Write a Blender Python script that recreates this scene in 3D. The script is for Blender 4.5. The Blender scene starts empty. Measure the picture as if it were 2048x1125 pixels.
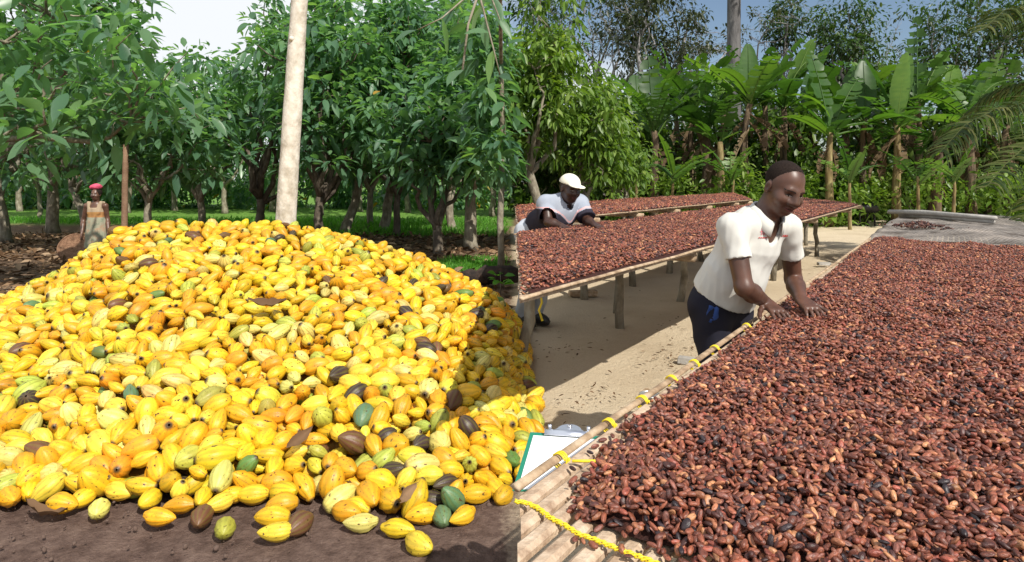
import bpy, math, random
import numpy as np
from mathutils import Vector, Matrix
from mathutils.bvhtree import BVHTree

random.seed(7)
RNG = np.random.default_rng(7)
SC = bpy.context.scene
COL = SC.collection

# ------------------------------------------------------------------ camera, sky, sun, exposure
CAM_H, FPX, HOR, CX = 1.5, 1300.0, 360.0, 1024.0      # eye height, focal length in photo pixels, horizon row, centre column
cam = bpy.data.cameras.new('camera')
cam.sensor_width = 36.0
cam.lens = FPX / 2048.0 * 36.0
cam.shift_y = -(562.5 - HOR) / 2048.0
cam.clip_start, cam.clip_end = 0.05, 2000.0
camo = bpy.data.objects.new('camera', cam)
COL.objects.link(camo)
camo.location = (0, 0, CAM_H)
camo.rotation_euler = (math.radians(90), 0, 0)
SC.camera = camo

SUN_H = Vector((0.55, -0.83)).normalized()            # towards the sun, on the ground
SUN_EL = math.radians(45)
SUN_DIR = Vector((SUN_H.x * math.cos(SUN_EL), SUN_H.y * math.cos(SUN_EL), math.sin(SUN_EL)))
world = bpy.data.worlds.new('World')
SC.world = world
world.use_nodes = True
nt = world.node_tree
nt.nodes.clear()
N = nt.nodes.new
w_out = N('ShaderNodeOutputWorld'); w_bg = N('ShaderNodeBackground'); w_bg.inputs['Strength'].default_value = 0.095
sky = N('ShaderNodeTexSky'); sky.sky_type = 'NISHITA'; sky.sun_disc = False
sky.sun_elevation = SUN_EL
sky.sun_rotation = math.atan2(SUN_DIR.x, SUN_DIR.y)
tc = N('ShaderNodeTexCoord'); mp = N('ShaderNodeMapping'); mp.inputs['Scale'].default_value = (1.6, 1.6, 4.2)
mp.inputs['Location'].default_value = (3.1, 0.4, 0.2)
no = N('ShaderNodeTexNoise'); no.inputs['Scale'].default_value = 1.5; no.inputs['Detail'].default_value = 7; no.inputs['Roughness'].default_value = 0.55
sep = N('ShaderNodeSeparateXYZ'); sub = N('ShaderNodeMath'); sub.operation = 'MULTIPLY_ADD'
sub.inputs[1].default_value = -0.38                  # a cloud bank lies to the west of the yard, open sky to the east
rp = N('ShaderNodeValToRGB'); rp.color_ramp.elements[0].position = 0.41; rp.color_ramp.elements[1].position = 0.60
mx = N('ShaderNodeMix'); mx.data_type = 'RGBA'; mx.inputs['B'].default_value = (8.6, 8.9, 9.3, 1)
L = nt.links.new
L(tc.outputs['Generated'], mp.inputs['Vector']); L(mp.outputs[0], no.inputs['Vector'])
L(tc.outputs['Generated'], sep.inputs[0]); L(sep.outputs['X'], sub.inputs[0]); L(no.outputs['Fac'], sub.inputs[2])
L(sub.outputs[0], rp.inputs[0]); L(rp.outputs[0], mx.inputs['Factor']); L(sky.outputs[0], mx.inputs['A'])
L(mx.outputs['Result'], w_bg.inputs['Color']); L(w_bg.outputs[0], w_out.inputs[0])
sun = bpy.data.lights.new('sun', 'SUN'); sun.energy = 5.0; sun.angle = math.radians(0.6); sun.color = (1.0, 0.95, 0.86)
suno = bpy.data.objects.new('sun', sun); COL.objects.link(suno)
suno.rotation_euler = (-SUN_DIR).to_track_quat('-Z', 'Y').to_euler(); suno.location = (20, -10, 30)
SC.view_settings.view_transform = 'Standard'; SC.view_settings.look = 'None'
SC.view_settings.gamma = 1.0; SC.view_settings.exposure = 0.2; SC.view_settings.use_curve_mapping = False
SC.cycles.max_bounces = 6; SC.cycles.diffuse_bounces = 3; SC.cycles.transmission_bounces = 4; SC.cycles.transparent_max_bounces = 8

# ------------------------------------------------------------------ helpers
def U(px, py, y):
    """The point at depth y behind photo pixel (px, py)."""
    return Vector(((px - CX) / FPX * y, y, CAM_H - (py - HOR) / FPX * y))
def G(px, py, z=0.0):
    """The point of the level plane z behind photo pixel (px, py)."""
    y = (CAM_H - z) * FPX / (py - HOR)
    return Vector(((px - CX) / FPX * y, y, z))
def PX(p):
    return CX + FPX * p[0] / p[1], HOR + FPX * (CAM_H - p[2]) / p[1]

def link(name, data, mat=None, parent=None):
    o = bpy.data.objects.new(name, data)
    COL.objects.link(o)
    if mat is not None and data is not None and hasattr(data, 'materials') and not data.materials:
        for m in (mat if isinstance(mat, (list, tuple)) else [mat]):
            data.materials.append(m)
    if parent is not None:
        o.parent = parent
    return o
def tag(o, label=None, cat=None, group=None, kind=None):
    if label: o['label'] = label
    if cat: o['category'] = cat
    if group: o['group'] = group
    if kind: o['kind'] = kind
    return o
def empty(name, loc=(0, 0, 0), label=None, cat=None, group=None):
    o = bpy.data.objects.new(name, None); COL.objects.link(o); o.location = loc
    o.empty_display_size = 0.2
    return tag(o, label, cat, group)

def np_mesh(name, verts, faces, smooth=True, attrs=None, fmat=None):
    """verts (n,3); faces: list of int arrays, each (m,3) or (m,4)."""
    verts = np.asarray(verts, np.float32)
    faces = [np.asarray(f, np.int32) for f in faces if len(f)]
    me = bpy.data.meshes.new(name)
    me.vertices.add(len(verts)); me.vertices.foreach_set('co', verts.ravel())
    if faces:
        nl = sum(f.size for f in faces); npoly = sum(len(f) for f in faces)
        me.loops.add(nl); me.polygons.add(npoly)
        me.loops.foreach_set('vertex_index', np.concatenate([f.ravel() for f in faces]))
        tot = np.concatenate([np.full(len(f), f.shape[1], np.int32) for f in faces])
        st = np.concatenate([[0], np.cumsum(tot)[:-1]]).astype(np.int32)
        me.polygons.foreach_set('loop_start', st)
        if smooth: me.polygons.foreach_set('use_smooth', np.ones(npoly, bool))
        if fmat is not None: me.polygons.foreach_set('material_index', np.asarray(fmat, np.int32))
    for k, v in (attrs or {}).items():
        v = np.asarray(v, np.float32)
        if v.ndim == 1:
            a = me.attributes.new(k, 'FLOAT', 'POINT'); a.data.foreach_set('value', v)
        elif v.shape[1] == 3:
            a = me.attributes.new(k, 'FLOAT_VECTOR', 'POINT'); a.data.foreach_set('vector', v.ravel())
        else:
            a = me.attributes.new(k, 'FLOAT_COLOR', 'POINT'); a.data.foreach_set('color', v.ravel())
    me.update(calc_edges=True); me.validate()
    return me

class MB:
    """Collects tubes, prisms and boxes into one mesh."""
    def __init__(s): s.v = []; s.f = []
    def tube(s, pts, rads, seg=8, cap=True, wob=0.0, flat=1.0):
        pts = [Vector(p) for p in pts]; base = len(s.v); n = len(pts)
        if not hasattr(rads, '__len__'): rads = [rads] * n
        ref = Vector((0.31, 0.17, 0.93)).normalized()
        for i, p in enumerate(pts):
            t = (pts[min(i + 1, n - 1)] - pts[max(i - 1, 0)]).normalized()
            if abs(t.dot(ref)) > 0.97: ref = Vector((0.9, 0.3, 0.1)).normalized()
            a = t.cross(ref).normalized(); b = t.cross(a).normalized()
            for k in range(seg):
                w = 1 + (random.uniform(-wob, wob) if wob else 0)
                an = 2 * math.pi * k / seg
                s.v.append(p + (a * math.cos(an) + b * math.sin(an) * flat) * rads[i] * w)
        for i in range(n - 1):
            for k in range(seg):
                a0 = base + i * seg + k; a1 = base + i * seg + (k + 1) % seg
                s.f.append((a0, a1, a1 + seg, a0 + seg))
        if cap:
            s.f.append(tuple(base + k for k in range(seg - 1, -1, -1)))
            s.f.append(tuple(base + (n - 1) * seg + k for k in range(seg)))
        return s
    def prism(s, poly, z0, z1):
        """poly: plan corners counter-clockwise."""
        b = len(s.v); n = len(poly)
        for p in poly: s.v.append(Vector((p[0], p[1], z0)))
        for p in poly: s.v.append(Vector((p[0], p[1], z1)))
        s.f.append(tuple(b + k for k in range(n - 1, -1, -1))); s.f.append(tuple(b + n + k for k in range(n)))
        for k in range(n):
            k2 = (k + 1) % n; s.f.append((b + k, b + k2, b + n + k2, b + n + k))
        return s
    def box(s, c, size, rz=0.0, m=None):
        b = len(s.v); M_ = m if m is not None else Matrix.Rotation(rz, 3, 'Z'); c = Vector(c)
        for z in (-.5, .5):
            for x, y in ((-.5, -.5), (.5, -.5), (.5, .5), (-.5, .5)):
                s.v.append(c + M_ @ Vector((x * size[0], y * size[1], z * size[2])))
        for q in ((3, 2, 1, 0), (4, 5, 6, 7), (0, 1, 5, 4), (1, 2, 6, 5), (2, 3, 7, 6), (3, 0, 4, 7)):
            s.f.append(tuple(b + k for k in q))
        return s
    def lathe(s, prof, seg=20, c=(0, 0, 0), m=None):
        b = len(s.v); c = Vector(c); n = len(prof)
        for r, z in prof:
            for k in range(seg):
                p = Vector((r * math.cos(2 * math.pi * k / seg), r * math.sin(2 * math.pi * k / seg), z))
                s.v.append(c + (m @ p if m is not None else p))
        for i in range(n - 1):
            for k in range(seg):
                a0 = b + i * seg + k; a1 = b + i * seg + (k + 1) % seg
                s.f.append((a0, a1, a1 + seg, a0 + seg))
        return s
    def mesh(s, name, smooth=True):
        me = bpy.data.meshes.new(name); me.from_pydata([tuple(v) for v in s.v], [], s.f); me.update()
        if smooth: me.polygons.foreach_set('use_smooth', [True] * len(me.polygons))
        return me
    def build(s, name, mat, parent=None, smooth=True, bevel=0.0):
        o = link(name, s.mesh(name, smooth), mat, parent)
        if bevel:
            md = o.modifiers.new('bevel', 'BEVEL'); md.width = bevel; md.segments = 2; md.limit_method = 'ANGLE'
        return o

def rot_mats(e):
    """Euler XYZ angles (n,3) -> (n,3,3)"""
    cx, cy, cz = np.cos(e).T; sx, sy, sz = np.sin(e).T
    R = np.empty((len(e), 3, 3))
    R[:, 0, 0] = cy * cz; R[:, 0, 1] = sx * sy * cz - cx * sz; R[:, 0, 2] = cx * sy * cz + sx * sz
    R[:, 1, 0] = cy * sz; R[:, 1, 1] = sx * sy * sz + cx * cz; R[:, 1, 2] = cx * sy * sz - sx * cz
    R[:, 2, 0] = -sy; R[:, 2, 1] = sx * cy; R[:, 2, 2] = cx * cy
    return R
def unit(a): return a / (np.linalg.norm(a, axis=-1, keepdims=True) + 1e-9)
def vnoise(x, y, seed=0):
    """Smooth cheap noise in [-1,1] from sums of sines."""
    r = np.random.default_rng(seed); t = 0
    for k in range(6):
        a = r.uniform(0, 6.28); f = r.uniform(.6, 1.7); t = t + np.sin((x * math.cos(a) + y * math.sin(a)) * f + r.uniform(0, 6.28))
    return t / 3.2

# ------------------------------------------------------------------ materials
def nodes(name):
    m = bpy.data.materials.new(name); m.use_nodes = True; t = m.node_tree
    return m, t, t.nodes['Principled BSDF'], t.nodes.new, t.links.new
def ramp(t, cols, poss):
    r = t.nodes.new('ShaderNodeValToRGB'); e = r.color_ramp.elements
    while len(e) < len(cols): e.new(0.5)
    for k, (c, p) in enumerate(zip(cols, poss)):
        e[k].position = p; e[k].color = (*c, 1)
    return r
def surf(name, cols, scale=6.0, rough=0.8, bump=0.3, bscale=None, stretch=(1, 1, 1), detail=6, dist=0.02, spec=0.3, coords='Object', poss=None):
    """Noise-mottled surface with fine relief."""
    m, t, b, n, l = nodes(name)
    tcn = n('ShaderNodeTexCoord'); mpn = n('ShaderNodeMapping'); mpn.inputs['Scale'].default_value = stretch
    no1 = n('ShaderNodeTexNoise'); no1.inputs['Scale'].default_value = scale; no1.inputs['Detail'].default_value = detail; no1.inputs['Roughness'].default_value = 0.62
    l(tcn.outputs[coords], mpn.inputs[0]); l(mpn.outputs[0], no1.inputs['Vector'])
    k = len(cols)
    r = ramp(t, cols, poss or [0.3 + 0.4 * i / max(1, k - 1) for i in range(k)])
    l(no1.outputs['Fac'], r.inputs[0]); l(r.outputs[0], b.inputs['Base Color'])
    b.inputs['Roughness'].default_value = rough; b.inputs['Specular IOR Level'].default_value = spec
    if bump:
        no2 = n('ShaderNodeTexNoise'); no2.inputs['Scale'].default_value = bscale or scale * 5; no2.inputs['Detail'].default_value = 5
        l(mpn.outputs[0], no2.inputs['Vector'])
        bp = n('ShaderNodeBump'); bp.inputs['Strength'].default_value = bump; bp.inputs['Distance'].default_value = dist
        l(no2.outputs['Fac'], bp.inputs['Height']); l(bp.outputs[0], b.inputs['Normal'])
    return m
def leafmat(name, cols, trans=0.35, rough=0.42, spec=0.4, tcol=None, poss=None):
    """Leaf blades: colour by leaf ('rnd'), light passing through."""
    m, t, b, n, l = nodes(name)
    at = n('ShaderNodeAttribute'); at.attribute_name = 'rnd'
    k = len(cols); r = ramp(t, cols, poss or [i / max(1, k - 1) for i in range(k)])
    l(at.outputs['Fac'], r.inputs[0]); l(r.outputs[0], b.inputs['Base Color'])
    b.inputs['Roughness'].default_value = rough; b.inputs['Specular IOR Level'].default_value = spec
    tr = n('ShaderNodeBsdfTranslucent'); mixc = n('ShaderNodeMix'); mixc.data_type = 'RGBA'; mixc.blend_type = 'MULTIPLY'; mixc.inputs['Factor'].default_value = 1
    mixc.inputs['B'].default_value = (*(tcol or (1.9, 2.1, 0.7)), 1)
    l(r.outputs[0], mixc.inputs['A']); l(mixc.outputs['Result'], tr.inputs['Color'])
    ms = n('ShaderNodeMixShader'); ms.inputs[0].default_value = trans
    l(b.outputs[0], ms.inputs[1]); l(tr.outputs[0], ms.inputs[2]); l(ms.outputs[0], t.nodes['Material Output'].inputs[0])
    return m
M = {}
M['bark'] = surf('bark', [(.10, .085, .06), (.22, .19, .14), (.36, .33, .26)], 9, .9, .6, 30, (1, 1, .5), dist=.03)
M['bark_dark'] = surf('bark_dark', [(.045, .035, .028), (.10, .08, .06), (.2, .17, .13)], 8, .9, .6, 25, (1, 1, .5), dist=.03)
M['pole'] = surf('pale_bark', [(.34, .29, .22), (.56, .51, .43), (.72, .68, .60)], 9, .9, .6, 40, (1, 1, .8), dist=.012)
M['greytrunk'] = surf('grey_trunk', [(.15, .14, .14), (.26, .25, .25), (.35, .34, .33)], 3, .9, .5, 12, (1, 1, .3), dist=.06)
M['greytrunk_dark'] = surf('dark_grey_trunk', [(.06, .056, .055), (.12, .115, .115), (.18, .175, .17)], 3, .9, .5, 12, (1, 1, .3), dist=.06)
M['wood'] = surf('weathered_wood', [(.16, .10, .06), (.38, .27, .17), (.56, .44, .31)], 16, .9, .7, 70, (1, 1, 1), dist=.005)
M['cane'] = surf('split_cane', [(.24, .15, .095), (.46, .34, .235), (.60, .48, .36)], 22, .8, .7, 110, (1, 1, 1), dist=.005, detail=9)
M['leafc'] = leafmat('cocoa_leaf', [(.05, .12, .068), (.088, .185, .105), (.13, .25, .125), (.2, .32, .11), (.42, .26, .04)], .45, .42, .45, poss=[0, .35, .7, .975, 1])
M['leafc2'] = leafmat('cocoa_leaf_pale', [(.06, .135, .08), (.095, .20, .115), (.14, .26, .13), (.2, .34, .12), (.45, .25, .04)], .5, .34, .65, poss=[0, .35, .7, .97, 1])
M['leafb'] = leafmat('bush_leaf', [(.05, .10, .015), (.10, .18, .028), (.16, .25, .045), (.26, .33, .08)], .36)
M['leafd'] = leafmat('forest_leaf', [(.014, .035, .008), (.028, .066, .014), (.05, .1, .02), (.09, .14, .03)], .28)
M['leafg'] = leafmat('forest_leaf_grey', [(.02, .032, .017), (.04, .055, .028), (.065, .08, .04), (.1, .11, .06)], .25)
M['banana'] = leafmat('banana_leaf', [(.022, .055, .014), (.042, .10, .022), (.07, .15, .028), (.14, .23, .04)], .36, .42, .4)
M['banana_dry'] = leafmat('dry_banana_leaf', [(.07, .045, .028), (.14, .095, .055), (.22, .165, .10)], .2, .8, .15, (1.2, 1.1, .8))
M['palm'] = leafmat('palm_leaflet', [(.02, .038, .012), (.04, .065, .018), (.07, .095, .026), (.12, .125, .045)], .25, .65, .15)
M['grass'] = leafmat('grass_blade', [(.05, .16, .02), (.09, .25, .03), (.14, .34, .05)], .45, .5, .3)
M['dryleaf'] = leafmat('dry_leaf', [(.05, .028, .015), (.13, .075, .04), (.24, .15, .085), (.36, .26, .17)], .1, .85, .15, (1.1, 1.0, .8))
M['stem'] = surf('banana_stem', [(.06, .04, .02), (.19, .14, .06), (.36, .31, .15)], 3, .8, .6, 14, (3, 3, .5), dist=.03)
M['stem2'] = surf('banana_stem_brown', [(.03, .022, .016), (.10, .07, .045), (.24, .17, .10)], 3, .9, .8, 14, (3, 3, .5), dist=.05)
M['twig'] = surf('twig', [(.12, .1, .08), (.25, .22, .18)], 10, .9, 0)
# ------------------------------------------------------------------ ground
def ground_material():
    m, t, b, n, l = nodes('ground_soil_and_sand')
    g = n('ShaderNodeNewGeometry'); sp = n('ShaderNodeSeparateXYZ'); l(g.outputs['Position'], sp.inputs[0])
    def noise(sc, det=6, rgh=.6):
        k = n('ShaderNodeTexNoise'); k.inputs['Scale'].default_value = sc; k.inputs['Detail'].default_value = det; k.inputs['Roughness'].default_value = rgh
        l(g.outputs['Position'], k.inputs['Vector']); return k
    n1, n2, n3, n4 = noise(1.3), noise(14, 9, .7), noise(60, 6, .7), noise(0.35)
    soil = ramp(t, [(.075, .046, .036), (.15, .098, .078), (.24, .165, .13)], [.3, .5, .72]); l(n2.outputs['Fac'], soil.inputs[0])
    litter = ramp(t, [(.06, .037, .022), (.15, .095, .06), (.28, .2, .14)], [.3, .5, .7]); l(n3.outputs['Fac'], litter.inputs[0])
    grass = ramp(t, [(.06, .13, .02), (.12, .24, .04), (.2, .33, .08)], [.3, .5, .7]); l(n2.outputs['Fac'], grass.inputs[0])
    sand = ramp(t, [(.46, .36, .24), (.60, .49, .34), (.68, .57, .41)], [.28, .48, .68])
    sn = n('ShaderNodeMix'); sn.data_type = 'FLOAT'; sn.inputs['Factor'].default_value = .45
    l(n1.outputs['Fac'], sn.inputs['A']); l(n3.outputs['Fac'], sn.inputs['B']); l(sn.outputs['Result'], sand.inputs[0])
    def mask(src, noi, amp, lo, hi):
        a = n('ShaderNodeMath'); a.operation = 'MULTIPLY_ADD'; l(noi.outputs['Fac'], a.inputs[0]); a.inputs[1].default_value = amp; l(src, a.inputs[2])
        r = n('ShaderNodeMapRange'); r.inputs['From Min'].default_value = lo + amp / 2; r.inputs['From Max'].default_value = hi + amp / 2
        l(a.outputs[0], r.inputs['Value']); return r.outputs[0]
    def mix(f, a, bb):
        k = n('ShaderNodeMix'); k.data_type = 'RGBA'; l(f, k.inputs['Factor']); l(a, k.inputs['A']); l(bb, k.inputs['B']); return k.outputs['Result']
    c = mix(mask(sp.outputs['Y'], n1, 1.5, 4.6, 6.0), soil.outputs[0], litter.outputs[0])
    c = mix(mask(sp.outputs['Y'], n4, 8, 20.5, 23.5), c, grass.outputs[0])
    far = n('ShaderNodeMath'); far.operation = 'MULTIPLY_ADD'; far.inputs[1].default_value = -.35; l(sp.outputs['X'], far.inputs[0]); l(sp.outputs['Y'], far.inputs[2])
    sd = mix(mask(far.outputs[0], n1, 3, 20.5, 22), sand.outputs[0], litter.outputs[0])
    c = mix(mask(sp.outputs['X'], n2, .25, -.05, .12), c, sd)
    l(c, b.inputs['Base Color']); b.inputs['Roughness'].default_value = .95; b.inputs['Specular IOR Level'].default_value = .15
    bp = n('ShaderNodeBump'); bp.inputs['Strength'].default_value = .8; bp.inputs['Distance'].default_value = .03
    ad = n('ShaderNodeMath'); ad.operation = 'ADD'; l(n3.outputs['Fac'], ad.inputs[0]); l(n2.outputs['Fac'], ad.inputs[1])
    l(ad.outputs[0], bp.inputs['Height']); l(bp.outputs[0], b.inputs['Normal'])
    return m
def grid(nx, ny, x0, x1, y0, y1):
    xs = np.linspace(x0, x1, nx); ys = np.linspace(y0, y1, ny)
    X, Y = np.meshgrid(xs, ys, indexing='ij')
    i = np.arange(nx * ny).reshape(nx, ny)
    q = np.stack([i[:-1, :-1], i[1:, :-1], i[1:, 1:], i[:-1, 1:]], -1).reshape(-1, 4)
    return X, Y, q
gm = MB(); R_ = 400.0
gx = np.concatenate([[-R_, -120, -60, -30], np.linspace(-20, 20, 201), [30, 60, 120, R_]])
gy = np.concatenate([[-R_, -100, -30], np.linspace(-4, 36, 201), [45, 70, 140, R_]])
X, Y = np.meshgrid(gx, gy, indexing='ij')
Z = 0.018 * vnoise(X * 2.2, Y * 2.2, 3) * (np.abs(X) < 25) * (Y < 40) - 0.02 + .012 * vnoise(X * 7, Y * 7, 5) * (np.abs(X) < 25)
i = np.arange(X.size).reshape(X.shape)
q = np.stack([i[:-1, :-1], i[1:, :-1], i[1:, 1:], i[:-1, 1:]], -1).reshape(-1, 4)
tag(link('ground', np_mesh('ground', np.stack([X, Y, Z], -1).reshape(-1, 3), [q]), ground_material()),
    'dark soil on the left running into pale sand on the right', kind='structure')

# ------------------------------------------------------------------ leaves
def leaves(P, D, Ln, wr=.36, rnd=None, droop=.25, fold=.25, up=None, fine=False):
    """Folded leaf blades. P (n,3) stalk ends, D (n,3) directions, Ln (n,) lengths."""
    n = len(P); D = unit(D)
    upv = unit((np.array([0, 0, 1.0]) if up is None else up) + RNG.normal(0, .35, (n, 3)))
    S = unit(np.cross(D, upv)); Nn = np.cross(S, D)
    st = [(.08, .36), (.22, .8), (.42, 1.0), (.64, .86), (.82, .5), (.93, .18)] if fine else [(.34, 1.0), (.7, .78)]
    m_ = len(st); nv = 3 * m_ + 2
    V = np.empty((n, nv, 3)); Ln = Ln[:, None]; w = Ln * wr * .5
    cv = RNG.normal(0, .12, (n, 1)) if fine else 0
    def at(t): return P + D * Ln * t - np.array([0, 0, 1.0]) * Ln * droop * t * t + S * Ln * cv * t * t
    V[:, 0] = at(0); V[:, nv - 1] = at(1.0)
    for k, (t, hw) in enumerate(st):
        c = at(t); wv = (.12 * math.sin(t * 14)) if fine else 0
        V[:, 1 + 3 * k] = c - S * w * hw + Nn * w * (fold + wv) * hw
        V[:, 2 + 3 * k] = c
        V[:, 3 + 3 * k] = c + S * w * hw + Nn * w * (fold - wv) * hw
    o = (np.arange(n) * nv)[:, None]; e = 3 * m_ - 2
    T = np.concatenate([o + np.array(f) for f in ((0, 2, 1), (0, 3, 2), (e, e + 1, nv - 1), (e + 1, e + 2, nv - 1))])
    Q = np.concatenate([o + np.array((a_, a_ + 1, a_ + 4, a_ + 3)) for k in range(m_ - 1) for a_ in (1 + 3 * k, 2 + 3 * k)])
    if rnd is None: rnd = RNG.random(n)
    return V.reshape(-1, 3), T, Q, np.repeat(rnd, nv)
def leaf_mesh(name, *packs):
    vs, ts, qs, rs, o = [], [], [], [], 0
    for V, T, Q, r in packs:
        vs.append(V); ts.append(T + o); qs.append(Q + o); rs.append(r); o += len(V)
    return np_mesh(name, np.concatenate(vs), [np.concatenate(ts), np.concatenate(qs)], False, {'rnd': np.concatenate(rs)})
def clump_leaves(C, rad, per, ln, wr=.36, down=.6, out=.8, droop=.3, lnv=.3, center=None, light=.25, fine=False):
    """Leaves round clump centres C (k,3)."""
    k = len(C); n = k * per
    off = RNG.normal(0, 1, (n, 3)); off = unit(off) * (RNG.random((n, 1)) ** .5) * rad * np.array([1, 1, .75])
    base = np.repeat(C, per, 0)
    P = base + off
    D = unit(off) * out + RNG.normal(0, .45, (n, 3)) + np.array([0, 0, -down])
    tone = np.repeat(RNG.random(k), per)
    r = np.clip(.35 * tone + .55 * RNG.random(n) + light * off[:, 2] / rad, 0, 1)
    return leaves(P, D, ln * (1 + lnv * RNG.normal(0, 1, n)).clip(.45, 1.7), wr, r, droop, fine=fine)

def wander(a, b, n=6, amp=.1):
    a, b = Vector(a), Vector(b); Lg = (b - a).length; o = []
    dv = Vector((0, 0, 0))
    for i in range(n + 1):
        t = i / n
        if 0 < i < n: dv += Vector([random.gauss(0, amp * Lg / n) for _ in range(3)])
        o.append(a.lerp(b, t) + dv * math.sin(math.pi * t) ** .5 * (1 if i < n else 0))
    return o
def tree(name, label, x, y, fork, trunk_r, crown_c, crown_r, n_clump, per, leaf_len, lm, bm, clump_r=.45, lean=(0, 0), limbs=6,
         group=None, wr=.36, down=.6, fill=.45, droop=.3, cat='tree', z0=-.05, hole=None, fine=False):
    """Trunk with limbs reaching into a crown of leaf clumps. Parts: trunk, crown."""
    root = empty(name, (x, y, 0), label, cat, group)
    cc = np.array(crown_c, float); cr = np.array(crown_r, float)
    d = unit(RNG.normal(0, 1, (n_clump, 3))); rr = (fill + (1 - fill) * RNG.random((n_clump, 1))) ** .7
    C = cc + d * rr * cr * (1 + .18 * RNG.normal(0, 1, (n_clump, 1)))
    C[:, 2] = np.maximum(C[:, 2], .9)
    if hole is not None: C = C[[not hole(c) for c in C]]
    base = Vector((0, 0, z0)); fk = Vector((lean[0], lean[1], fork))
    mb = MB()
    pts = wander(base, fk, 6, .12)
    mb.tube(pts, [trunk_r * (1.25 if i == 0 else 1 - .04 * i) for i in range(len(pts))], 10, wob=.06)
    tops = []
    pick = RNG.choice(len(C), min(limbs, len(C)), replace=False)
    for j in pick:
        tgt = Vector(C[j]) - Vector((x, y, 0))
        st = pts[-1] if random.random() < .7 else pts[-2]
        p2 = wander(st, st.lerp(tgt, .8), 7, .35)
        mb.tube(p2, [trunk_r * (.62 - .075 * i) for i in range(len(p2))], 7)
        tops += p2[2:]
    if tops:
        for c in C[::2]:
            tgt = Vector(c) - Vector((x, y, 0))
            s_ = min(tops, key=lambda p: (p - tgt).length)
            p3 = wander(s_, tgt, 4, .3); r0 = min(trunk_r * .2, .03)
            mb.tube(p3, [r0, r0 * .8, r0 * .6, r0 * .45, r0 * .3], 5, cap=False)
    mb.build('trunk', bm, root)
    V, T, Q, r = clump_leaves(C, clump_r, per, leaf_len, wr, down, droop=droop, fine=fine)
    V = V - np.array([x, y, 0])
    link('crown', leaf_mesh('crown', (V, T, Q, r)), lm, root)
    return root
# ------------------------------------------------------------------ scattering of countless small things
def scatter(name, pts, eul, scl, col, seed_mesh, mat, bed=None, bed_mat=None, which=None):
    """One object: a bed surface plus seed_mesh set on every loose point."""
    nb = 0; bv = np.zeros((0, 3)); bf = []
    if bed is not None: bv, bf = bed; nb = len(bv)
    V = np.concatenate([bv, pts]); z3 = np.zeros((nb, 3))
    me = np_mesh(name, V, [bf] if nb else [], True, {
        'pick': np.concatenate([np.zeros(nb), np.ones(len(pts))]), 'which': np.concatenate([np.zeros(nb), np.zeros(len(pts)) if which is None else which]),
        'rot': np.concatenate([z3, eul]), 'scl': np.concatenate([z3, scl]), 'col': np.concatenate([np.zeros((nb, 4)), col])})
    if bed_mat is not None: me.materials.append(bed_mat)
    o = link(name, me)
    seeds = seed_mesh if isinstance(seed_mesh, list) else [seed_mesh]
    ng = bpy.data.node_groups.new(name, 'GeometryNodeTree'); ng.is_modifier = True
    ng.interface.new_socket('Geometry', in_out='INPUT', socket_type='NodeSocketGeometry')
    ng.interface.new_socket('Geometry', in_out='OUTPUT', socket_type='NodeSocketGeometry')
    n = ng.nodes.new; l = ng.links.new
    gi = n('NodeGroupInput'); go = n('NodeGroupOutput'); io = n('GeometryNodeInstanceOnPoints'); jn = n('GeometryNodeJoinGeometry'); js = n('GeometryNodeJoinGeometry')
    for sm in reversed(seeds):
        oi = n('GeometryNodeObjectInfo'); oi.inputs['Object'].default_value = bpy.data.objects.new(name + '_seed', sm); oi.inputs['As Instance'].default_value = True
        l(oi.outputs['Geometry'], js.inputs[0])
    def na(nm, dt):
        k = n('GeometryNodeInputNamedAttribute'); k.data_type = dt; k.inputs['Name'].default_value = nm; return k.outputs['Attribute']
    cmp = n('FunctionNodeCompare'); cmp.data_type = 'FLOAT'; cmp.operation = 'GREATER_THAN'; cmp.inputs['B'].default_value = .5
    l(na('pick', 'FLOAT'), cmp.inputs['A'])
    e2r = n('FunctionNodeEulerToRotation'); l(na('rot', 'FLOAT_VECTOR'), e2r.inputs[0])
    l(gi.outputs[0], io.inputs['Points']); l(cmp.outputs[0], io.inputs['Selection']); l(js.outputs[0], io.inputs['Instance'])
    io.inputs['Pick Instance'].default_value = True; l(na('which', 'FLOAT'), io.inputs['Instance Index'])
    l(e2r.outputs[0], io.inputs['Rotation']); l(na('scl', 'FLOAT_VECTOR'), io.inputs['Scale'])
    l(gi.outputs[0], jn.inputs[0]); l(io.outputs[0], jn.inputs[0]); l(jn.outputs[0], go.inputs[0])
    md = o.modifiers.new('scatter', 'NODES'); md.node_group = ng
    return o
def tint(n, t, l, own):
    """Colour socket: the object's own colour, or the scattered point's."""
    if own:
        k = n('ShaderNodeObjectInfo'); return k.outputs['Color'], k.outputs['Random']
    k = n('ShaderNodeAttribute'); k.attribute_type = 'INSTANCER'; k.attribute_name = 'col'
    return k.outputs['Color'], k.outputs['Alpha']

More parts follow.
